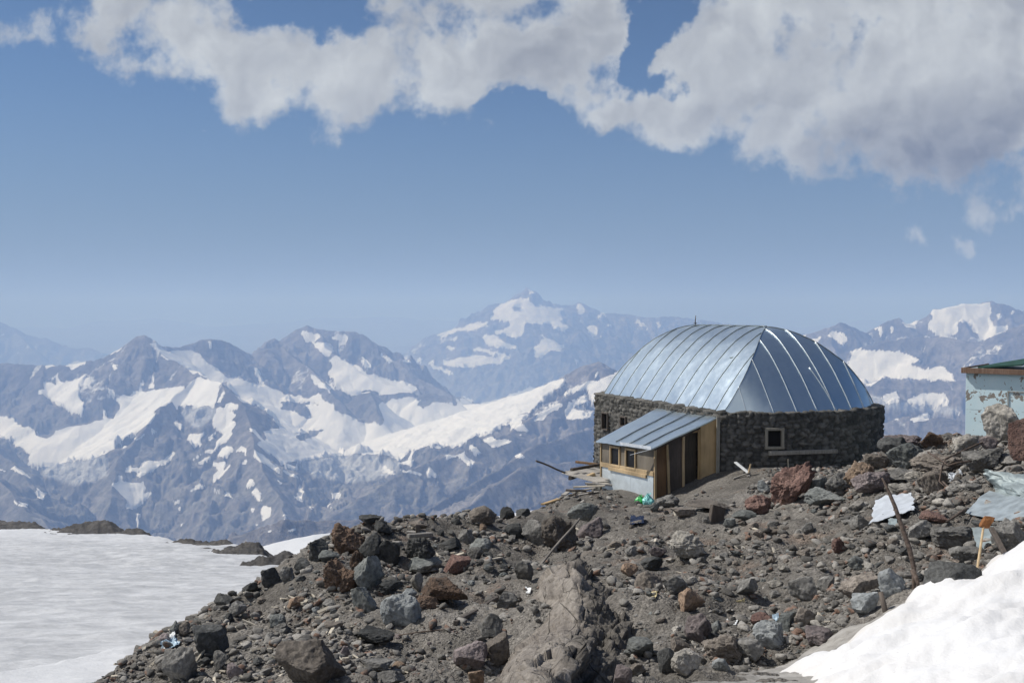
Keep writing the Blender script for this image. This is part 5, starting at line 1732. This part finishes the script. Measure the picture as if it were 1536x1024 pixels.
# scrap on the right
wz = [sl(1315, 753, 14), sl(1366, 738, 18), sl(1373, 765, 8), sl(1303, 789, 8)]
crumpled('metal_sheet', wz, 60, 40, .022, 21, 'white_sheet', 'torn white-painted sheet with a dark crease, behind the rusty pole', 'metal sheet', 1.1, .05, folds=((.25, 1, .62, -5.0), (1, .2, .3, 2.5)))
crumpled('metal_sheet', [sl(1331, 776, 10), sl(1346, 777, 10), sl(1347, 812, 4), sl(1336, 812, 4)], 16, 24, .02, 33, 'zinc', 'narrow grey-green strip hanging below the torn white sheet', 'metal sheet', 2.0, .1)
crumpled('metal_sheet', [sl(1448, 768, 6), sl(1484, 736, 14), sl(1552, 749, 16), sl(1534, 782, 8)], 60, 50, .014, 41, 'old_sheet', 'large bent light metal sheet with a raised seam, right of the brick-red stone', 'metal sheet', 1.2, .012, folds=((.1, 1, .5, -6.0), (1, -.1, .7, 4.0)))
crumpled('metal_sheet', [sl(1476, 744, 8), sl(1479, 706, 30), sl(1548, 714, 34), sl(1552, 750, 18)], 70, 50, .09, 57, 'zinc', 'crumpled dull metal sheet lying behind the light bent one', 'metal sheet', 1.5, .06, folds=((1, .3, .45, -2.0), (.6, 1, .8, 1.6)))
crumpled('metal_sheet', [sl(1457, 791, 8), sl(1490, 788, 10), sl(1504, 818, 6), sl(1468, 829, 5)], 30, 30, .012, 66, 'zinc', 'flat greenish sheet leaning in the rubble behind the hammer', 'metal sheet', 1.5, .04)
crumpled('metal_sheet', [sl(1420, 712, 6), sl(1440, 703, 10), sl(1444, 712, 7), sl(1424, 721, 4)], 24, 20, .05, 71, 'white_sheet', 'small crumpled pale scrap of sheet under the rusty wires', 'metal sheet', 2.6, .1)

Yp = 11.0
rp = empty('rusty_pole', P(1368, 918, 10.7), 'tall bent rusty pole stuck in the rubble in front of the torn white sheet', 'pole')
pts = [P(1366, 922, 10.65), P(1371, 880, 10.75), P(1371, 852, 10.8), P(1364, 822, 10.9), P(1353, 790, 11.0), P(1342, 758, 11.1), P(1332, 735, 11.2), P(1323, 716, 11.25)]
MB().tube(pts, [.024, .022, .026, .027, .025, .022, .018, .010], 10).build('shaft', M['rusty_iron'], rp, True)
MB().tube([P(1369, 855, 10.78), P(1375, 868, 10.7), P(1379, 884, 10.6)], [.03, .026, .012], 8).build('splinter', M['rusty_iron'], rp, True)
q = MB().tube([P(1331, 936, 10.1), P(1327, 912, 10.15), P(1321, 887, 10.2)], [.027, .028, .026], 9)
tag(q.build('stake', M['dark_wood'], smooth=True), 'short thick stake standing at the snow edge left of the rusty pole', 'stake')

hm = empty('hammer', P(1463, 874, 11.0), 'long-handled hammer with an orange rusty head, standing upright at the snow edge', 'hammer')
MB().tube([P(1462, 878, 10.95), P(1467, 845, 11.1), P(1472, 812, 11.25), P(1476, 784, 11.4)], [.013, .014, .014, .012], 9).build('handle', M['new_wood'], hm, True)
v, f = rock_geo(8, 5, 8, .07, (.20, .12, .15), .75, turn=False)
hd = mesh_np('head', v, f, M['rusty_head'], True); hp = P(1479.5, 782, 11.4)
hd.data.transform(Matrix.Translation(hp) @ Matrix.Rotation(R(-12), 4, 'Y')); hd.parent = hm; hd.matrix_parent_inverse = parent_inv(hm)
board_thing('board', P(1487, 792, 12.6), P(1514, 843, 11.9), .06, .05, 'dark_wood', 'dark stick slanting down to the snow right of the hammer', 'stick')
board_thing('board', on(1480, 853, .05, 11.6), on(1500, 858, .05, 11.4), .05, .02, 'chip', 'short pale stick lying at the snow edge right of the hammer', 'stick')
crumpled('scrap', [P(1529, 828, 12.4), P(1540, 826, 12.4), P(1542, 830, 12.2), P(1530, 832, 12.2)], 8, 6, .01, 4, 'litter_yellow', 'yellow-green scrap at the snow edge by the right border', 'litter')

# rusty wires
w1 = [P(1502, 655, 19.4), P(1484, 659, 19.3), P(1464, 667, 19.2), P(1440, 678, 19.0), P(1418, 688, 18.8), P(1412, 704, 18.5), P(1409, 722, 18.2), P(1418, 730, 18.0)]
tag(MB().tube(w1, .016, 6).build('wire', M['rusty_iron'], smooth=True), 'long bent rusty wire reaching from the big pale boulder down over the rubble', 'wire')
w2 = [P(1458, 691, 18.0), P(1436, 694, 18.1), P(1422, 698, 18.1), P(1408, 688, 18.4), P(1392, 678, 18.8)]
tag(MB().tube(w2, .020, 6).build('wire', M['rusty_iron'], smooth=True), 'dark curved rod lying against the smooth grey boulder', 'rod')
w3 = [P(1414, 722, 17.6), P(1428, 735, 17.2), P(1442, 746, 16.8), P(1456, 756, 16.4)]
tag(MB().tube(w3, .017, 6).build('wire', M['rusty_iron'], smooth=True), 'straight rusty rod running down toward the light bent sheet', 'rod')
w4 = [P(1420, 782, 14.4), P(1436, 772, 14.7), P(1444, 766, 14.9), P(1452, 762, 15.1)]
tag(MB().tube(w4, .017, 6).build('wire', M['rusty_iron'], smooth=True), 'short dark rod beside the brick-red stone', 'rod')

# litter
crumpled('card', [on(1090, 931, .03), on(1107, 934, .05), on(1104, 940, .03), on(1088, 936, .02)], 10, 8, .006, 2, 'litter_white', 'small white card lying in the scree above the square block', 'litter', 1.5, .02)
crumpled('plastic_scrap', [on(240, 968, .05), on(262, 964, .08), on(268, 972, .05), on(246, 978, .02)], 26, 18, .04, 12, 'litter_blue', 'crumpled pale blue plastic at the snow edge, lower left', 'litter', 3.2, .12)
crumpled('scrap', [on(254, 956, .06), on(262, 955, .08), on(263, 960, .04), on(255, 961, .04)], 10, 8, .02, 14, 'litter_white', 'white scrap beside the crumpled pale blue plastic', 'litter', 2.5, .1)
crumpled('scrap', [on(788, 884, .05), on(797, 886, .05), on(795, 892, .03), on(789, 891, .03)], 10, 8, .015, 15, 'litter_white', 'white scrap at the lower end of the long pole', 'litter', 2.5, .1)
crumpled('scrap', [on(1104, 904, .03), on(1118, 902, .04), on(1116, 905, .03), on(1106, 906, .03)], 10, 6, .008, 16, 'litter_yellow', 'straw-yellow scrap above the white card', 'litter', 2.5, .1)
crumpled('scrap', [on(972, 891, .05), on(986, 893, .06), on(983, 899, .03), on(974, 897, .03)], 14, 10, .03, 17, 'litter_yellow', 'torn pale yellow scrap in the scree right of the outcrop', 'litter', 3, .14)
crumpled('scrap', [on(1158, 928, .05), on(1168, 926, .06), on(1168, 934, .03), on(1160, 936, .03)], 10, 8, .01, 18, 'litter_blue', 'pale scrap between the greenish block and the bluish pitted boulder', 'litter', 2, .1)
# ------------------------------------------------------------------ air, sky, sun, camera
SUN_EL = R(50)
sun_h = Vector((-.965, .26)).normalized()
SUN = Vector((sun_h.x * math.cos(SUN_EL), sun_h.y * math.cos(SUN_EL), math.sin(SUN_EL)))

m = bpy.data.materials.new('air'); m.use_nodes = True
nt = m.node_tree; nt.nodes.clear()
out = nt.nodes.new('ShaderNodeOutputMaterial'); pv = nt.nodes.new('ShaderNodeVolumePrincipled')
pv.inputs['Color'].default_value = (.38, .57, 1.0, 1)
pv.inputs['Absorption Color'].default_value = (.42, .44, .55, 1)
pv.inputs['Density'].default_value = HAZE_D
pv.inputs['Anisotropy'].default_value = 0.0
nt.links.new(pv.outputs[0], out.inputs['Volume'])
X0, Y0, Z0, X1, Y1, Z1 = -66000, -500, -2330, 66000, 61500, 860
v = np.array([(a, b, c) for a in (X0, X1) for b in (Y0, Y1) for c in (Z0, Z1)], float)
f = [(0, 1, 3, 2), (4, 6, 7, 5), (0, 4, 5, 1), (2, 3, 7, 6), (0, 2, 6, 4), (1, 5, 7, 3)]
hz_o = mesh_np('haze', v, f, m, smooth=False)
tag(hz_o, 'thin blue haze filling the valley air', 'haze', kind='stuff')
bm = bmesh.new(); bm.from_mesh(hz_o.data); bmesh.ops.recalc_face_normals(bm, faces=bm.faces); bm.to_mesh(hz_o.data); bm.free()

w = bpy.data.worlds.new('World'); SC.world = w; w.cycles.sampling_method = 'MANUAL'; w.cycles.sample_map_resolution = 256; w.use_nodes = True
t = NT(w.node_tree); t.n.clear(); t.dim = '2D'
wo = t.new('ShaderNodeOutputWorld')
sky = t.new('ShaderNodeTexSky', sky_type='NISHITA')
sky.sun_disc = False; sky.sun_elevation = SUN_EL
sky.sun_rotation = math.atan2(SUN.x, SUN.y)
sky.altitude = 3900; sky.air_density = 1.0; sky.dust_density = .5; sky.ozone_density = 1.6
bg = t.new('ShaderNodeBackground'); bg.inputs[1].default_value = SKY_S
gz = t.new('ShaderNodeSeparateXYZ'); t.put(gz.inputs[0], t.new('ShaderNodeTexCoord').outputs['Generated'])
# dust lying along the horizon
veil = t.ramp(gz.outputs[2], -.02, .26, .92, 0)
t.put(bg.inputs[0], t.mix(veil, t.mix(1.0, sky.outputs[0], (.86, 1.02, 1.12), 'MULTIPLY'), tuple(c / SKY_S for c in (.165, .22, .295))))

# cumulus: a cloud field over direction space, u to the side and v upward for the part of the sky in front
gen = t.new('ShaderNodeTexCoord').outputs['Generated']
sp = t.new('ShaderNodeSeparateXYZ'); t.put(sp.inputs[0], gen)
yy = t.math('MAXIMUM', sp.outputs[1], .08)
u = t.math('DIVIDE', sp.outputs[0], yy); vv = t.math('DIVIDE', sp.outputs[2], yy)
cmb = t.new('ShaderNodeCombineXYZ'); t.put(cmb.inputs[0], u); t.put(cmb.inputs[1], vv); uv = cmb.outputs[0]


def uvof(px, py): return ((px - 768) / F, (HY - py) / F)


def blob(px, py, rx, ry, uu=None, vw=None):
    c = uvof(px, py)
    a = t.math('MULTIPLY', t.math('SUBTRACT', uu or u, c[0]), F / rx)
    b = t.math('MULTIPLY', t.math('SUBTRACT', vw or vv, c[1]), F / ry)
    return t.math('SUBTRACT', 1, t.math('SQRT', t.math('ADD', t.math('MULTIPLY', a, a), t.math('MULTIPLY', b, b))))


# billowing edge: warp the field before the shapes are read
wn = t.new('ShaderNodeTexNoise', noise_dimensions='2D'); t.put(wn.inputs['Vector'], uv); wn.inputs['Scale'].default_value = 9; wn.inputs['Detail'].default_value = 5; wn.inputs['Roughness'].default_value = .6
ws = t.new('ShaderNodeSeparateColor'); t.put(ws.inputs[0], wn.outputs['Color'])
U = t.math('ADD', u, t.math('MULTIPLY', t.math('SUBTRACT', ws.outputs[0], .5), .12))
V = t.math('ADD', vv, t.math('MULTIPLY', t.math('SUBTRACT', ws.outputs[1], .5), .085))
BL = [(190, 20, 85, 75), (290, 55, 120, 85), (390, 110, 110, 85), (520, 100, 150, 95), (660, 85, 170, 95), (800, 90, 130, 85), (880, 50, 80, 110), (930, 150, 90, 50),
      (1040, 185, 120, 62), (1080, 90, 120, 110), (1200, 130, 160, 135), (1340, 120, 200, 170), (1490, 140, 190, 155), (1300, 0, 260, 120), (1560, 40, 180, 170),
      (640, -40, 330, 90), (230, -40, 150, 70), (1400, 205, 250, 75), (1520, 200, 150, 85), (1250, -160, 700, 170), (350, -190, 420, 120)]
mx = None
for q in BL:
    k = blob(*q, U, V)
    mx = k if mx is None else t.math('SMOOTH_MAX', mx, k, .18)
HOLES = [(455, 18, 95, 60), (955, 72, 38, 95), (1012, 122, 42, 28), (985, 22, 48, 46), (900, 0, 0, 0), (770, 160, 60, 26)]
for q in HOLES:
    if q[2] == 0: continue
    k = blob(*q, U, V)
    mx = t.math('SUBTRACT', mx, t.math('MULTIPLY', t.math('MAXIMUM', k, 0), .95))
SMALL = [(1480, 322, 46, 40), (1425, 353, 34, 20), (1355, 348, 34, 24), (55, 48, 80, 48), (1500, 450, 85, 16), (270, 205, 26, 18), (65, 105, 60, 20), (130, 180, 24, 14), (800, 205, 40, 12)]
ms = None
for i, q in enumerate(SMALL):
    k = blob(*q, U, V)
    if i >= 3: k = t.math('SUBTRACT', k, (.08, .3, .62, .62, .68, .68)[i - 3])
    ms = k if ms is None else t.math('MAXIMUM', ms, k)
fb = t.noise(uv, 16, 7, .60)
fb2 = t.noise(uv, 60, 3, .6)
nse = t.math('ADD', t.math('MULTIPLY', t.math('SUBTRACT', fb, .5), 1.9), t.math('MULTIPLY', t.math('SUBTRACT', fb2, .5), .6))
# sunlit side of the billows: compare the field with itself a step toward the sun
sh = t.new('ShaderNodeVectorMath', operation='ADD'); t.put(sh.inputs[0], uv); sh.inputs[1].default_value = (-.012, .013, 0)
def billow(vec):
    """rounded puffs: smooth cells of falling size, bent a little by noise"""
    wv = t.new('ShaderNodeVectorMath', operation='MULTIPLY_ADD'); t.put(wv.inputs[0], wn.outputs['Color']); wv.inputs[1].default_value = (.07, .07, 0); t.put(wv.inputs[2], vec)
    nd = t.new('ShaderNodeTexVoronoi', feature='F1', voronoi_dimensions='2D'); t.put(nd.inputs['Vector'], wv.outputs[0])
    nd.inputs['Scale'].default_value = 13; nd.inputs['Detail'].default_value = 3; nd.inputs['Roughness'].default_value = .5
    return t.math('SUBTRACT', 1, nd.outputs['Distance'])


fbl = billow(uv); fbs = billow(sh.outputs[0])
dens = t.math('ADD', t.math('ADD', mx, t.math('MULTIPLY', nse, .74)), t.math('MULTIPLY', t.math('SUBTRACT', fbl, .06), .33))
dens_s = t.math('SUBTRACT', t.math('ADD', ms, t.math('MULTIPLY', nse, 1.0)), .22)
al = t.ramp(dens, -.04, .55)
al_s = t.math('MULTIPLY', t.ramp(dens_s, .05, .75), .75)
alpha = t.math('MULTIPLY', t.math('MAXIMUM', al, al_s), t.ramp(sp.outputs[1], .1, .25))
sh2 = t.new('ShaderNodeVectorMath', operation='ADD'); t.put(sh2.inputs[0], uv); sh2.inputs[1].default_value = (-.034, .036, 0)
lo1 = t.noise(uv, 7, 4, .5); lo2 = t.noise(sh2.outputs[0], 7, 4, .5)
lit = t.math('ADD', t.math('MULTIPLY', t.math('SUBTRACT', fbl, fbs), 1.5), t.math('MULTIPLY', t.math('SUBTRACT', lo1, lo2), 1.1))
core = t.ramp(dens, .1, .8, .08, -.02)
br = None
for q, wgt in (((560, 130, 210, 60), .10), ((380, 150, 90, 50), .06), ((1210, 25, 140, 60), .12), ((1410, 60, 110, 90), .14), ((1030, 190, 110, 50), .07), ((250, 60, 130, 60), .06), ((330, 100, 160, 90), .05),
               ((1420, 240, 270, 95), -.27), ((1500, 140, 120, 80), -.06), ((1300, 190, 130, 80), -.05), ((760, 60, 170, 80), -.05), ((600, 40, 140, 40), -.04)):
    k = t.math('MULTIPLY', t.math('MAXIMUM', blob(*q), 0), wgt)
    br = k if br is None else t.math('ADD', br, k)
val = t.math('ADD', t.math('ADD', t.math('ADD', CLOUD_B, t.math('MULTIPLY', lit, .13)), core), br)
val = t.math('MINIMUM', t.math('MAXIMUM', val, .2), .72)
cc = t.new('ShaderNodeCombineColor')
t.put(cc.inputs[0], t.math('MULTIPLY', val, .945)); t.put(cc.inputs[1], t.math('MULTIPLY', val, .992)); t.put(cc.inputs[2], t.math('MULTIPLY_ADD', val, .97, .035))
bc = t.new('ShaderNodeBackground'); t.put(bc.inputs[0], cc.outputs[0]); bc.inputs[1].default_value = 1.0
# unseen bright clouds added overhead and behind the camera, sunward, to lift the shadows
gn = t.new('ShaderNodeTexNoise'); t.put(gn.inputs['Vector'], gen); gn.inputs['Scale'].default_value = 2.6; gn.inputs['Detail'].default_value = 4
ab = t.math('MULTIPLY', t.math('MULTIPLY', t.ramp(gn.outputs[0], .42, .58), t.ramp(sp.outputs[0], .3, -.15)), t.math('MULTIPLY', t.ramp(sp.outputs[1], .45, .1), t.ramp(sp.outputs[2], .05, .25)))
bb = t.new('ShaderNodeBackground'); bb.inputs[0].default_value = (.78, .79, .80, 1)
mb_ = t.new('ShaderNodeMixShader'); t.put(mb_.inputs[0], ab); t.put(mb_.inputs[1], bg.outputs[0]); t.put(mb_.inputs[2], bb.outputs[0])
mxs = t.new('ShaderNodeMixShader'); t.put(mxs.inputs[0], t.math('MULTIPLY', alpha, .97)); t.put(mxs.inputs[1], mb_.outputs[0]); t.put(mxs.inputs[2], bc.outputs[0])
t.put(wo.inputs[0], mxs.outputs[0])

sd = bpy.data.lights.new('sun', 'SUN'); sd.energy = SUN_S; sd.angle = R(.53); sd.color = (1.0, .965, .92)
so = bpy.data.objects.new('sun', sd); COL.objects.link(so)
so.rotation_euler = SUN.to_track_quat('Z', 'Y').to_euler()

cam = bpy.data.cameras.new('camera'); cam.lens = 35; cam.sensor_width = 36; cam.clip_start = .1; cam.clip_end = 200000
co = bpy.data.objects.new('camera', cam); COL.objects.link(co)
co.rotation_euler = (math.pi / 2 - PITCH, 0, 0)
SC.camera = co
SC.view_settings.view_transform = 'Standard'; SC.view_settings.look = 'None'
SC.view_settings.exposure = EXPO; SC.view_settings.gamma = 1.0; SC.view_settings.use_curve_mapping = False
SC.render.engine = 'CYCLES'
SC.cycles.use_denoising = True
SC.cycles.max_bounces = 5; SC.cycles.diffuse_bounces = 4; SC.cycles.glossy_bounces = 2; SC.cycles.transmission_bounces = 2
SC.cycles.volume_bounces = 1
SC.cycles.sample_clamp_indirect = 6
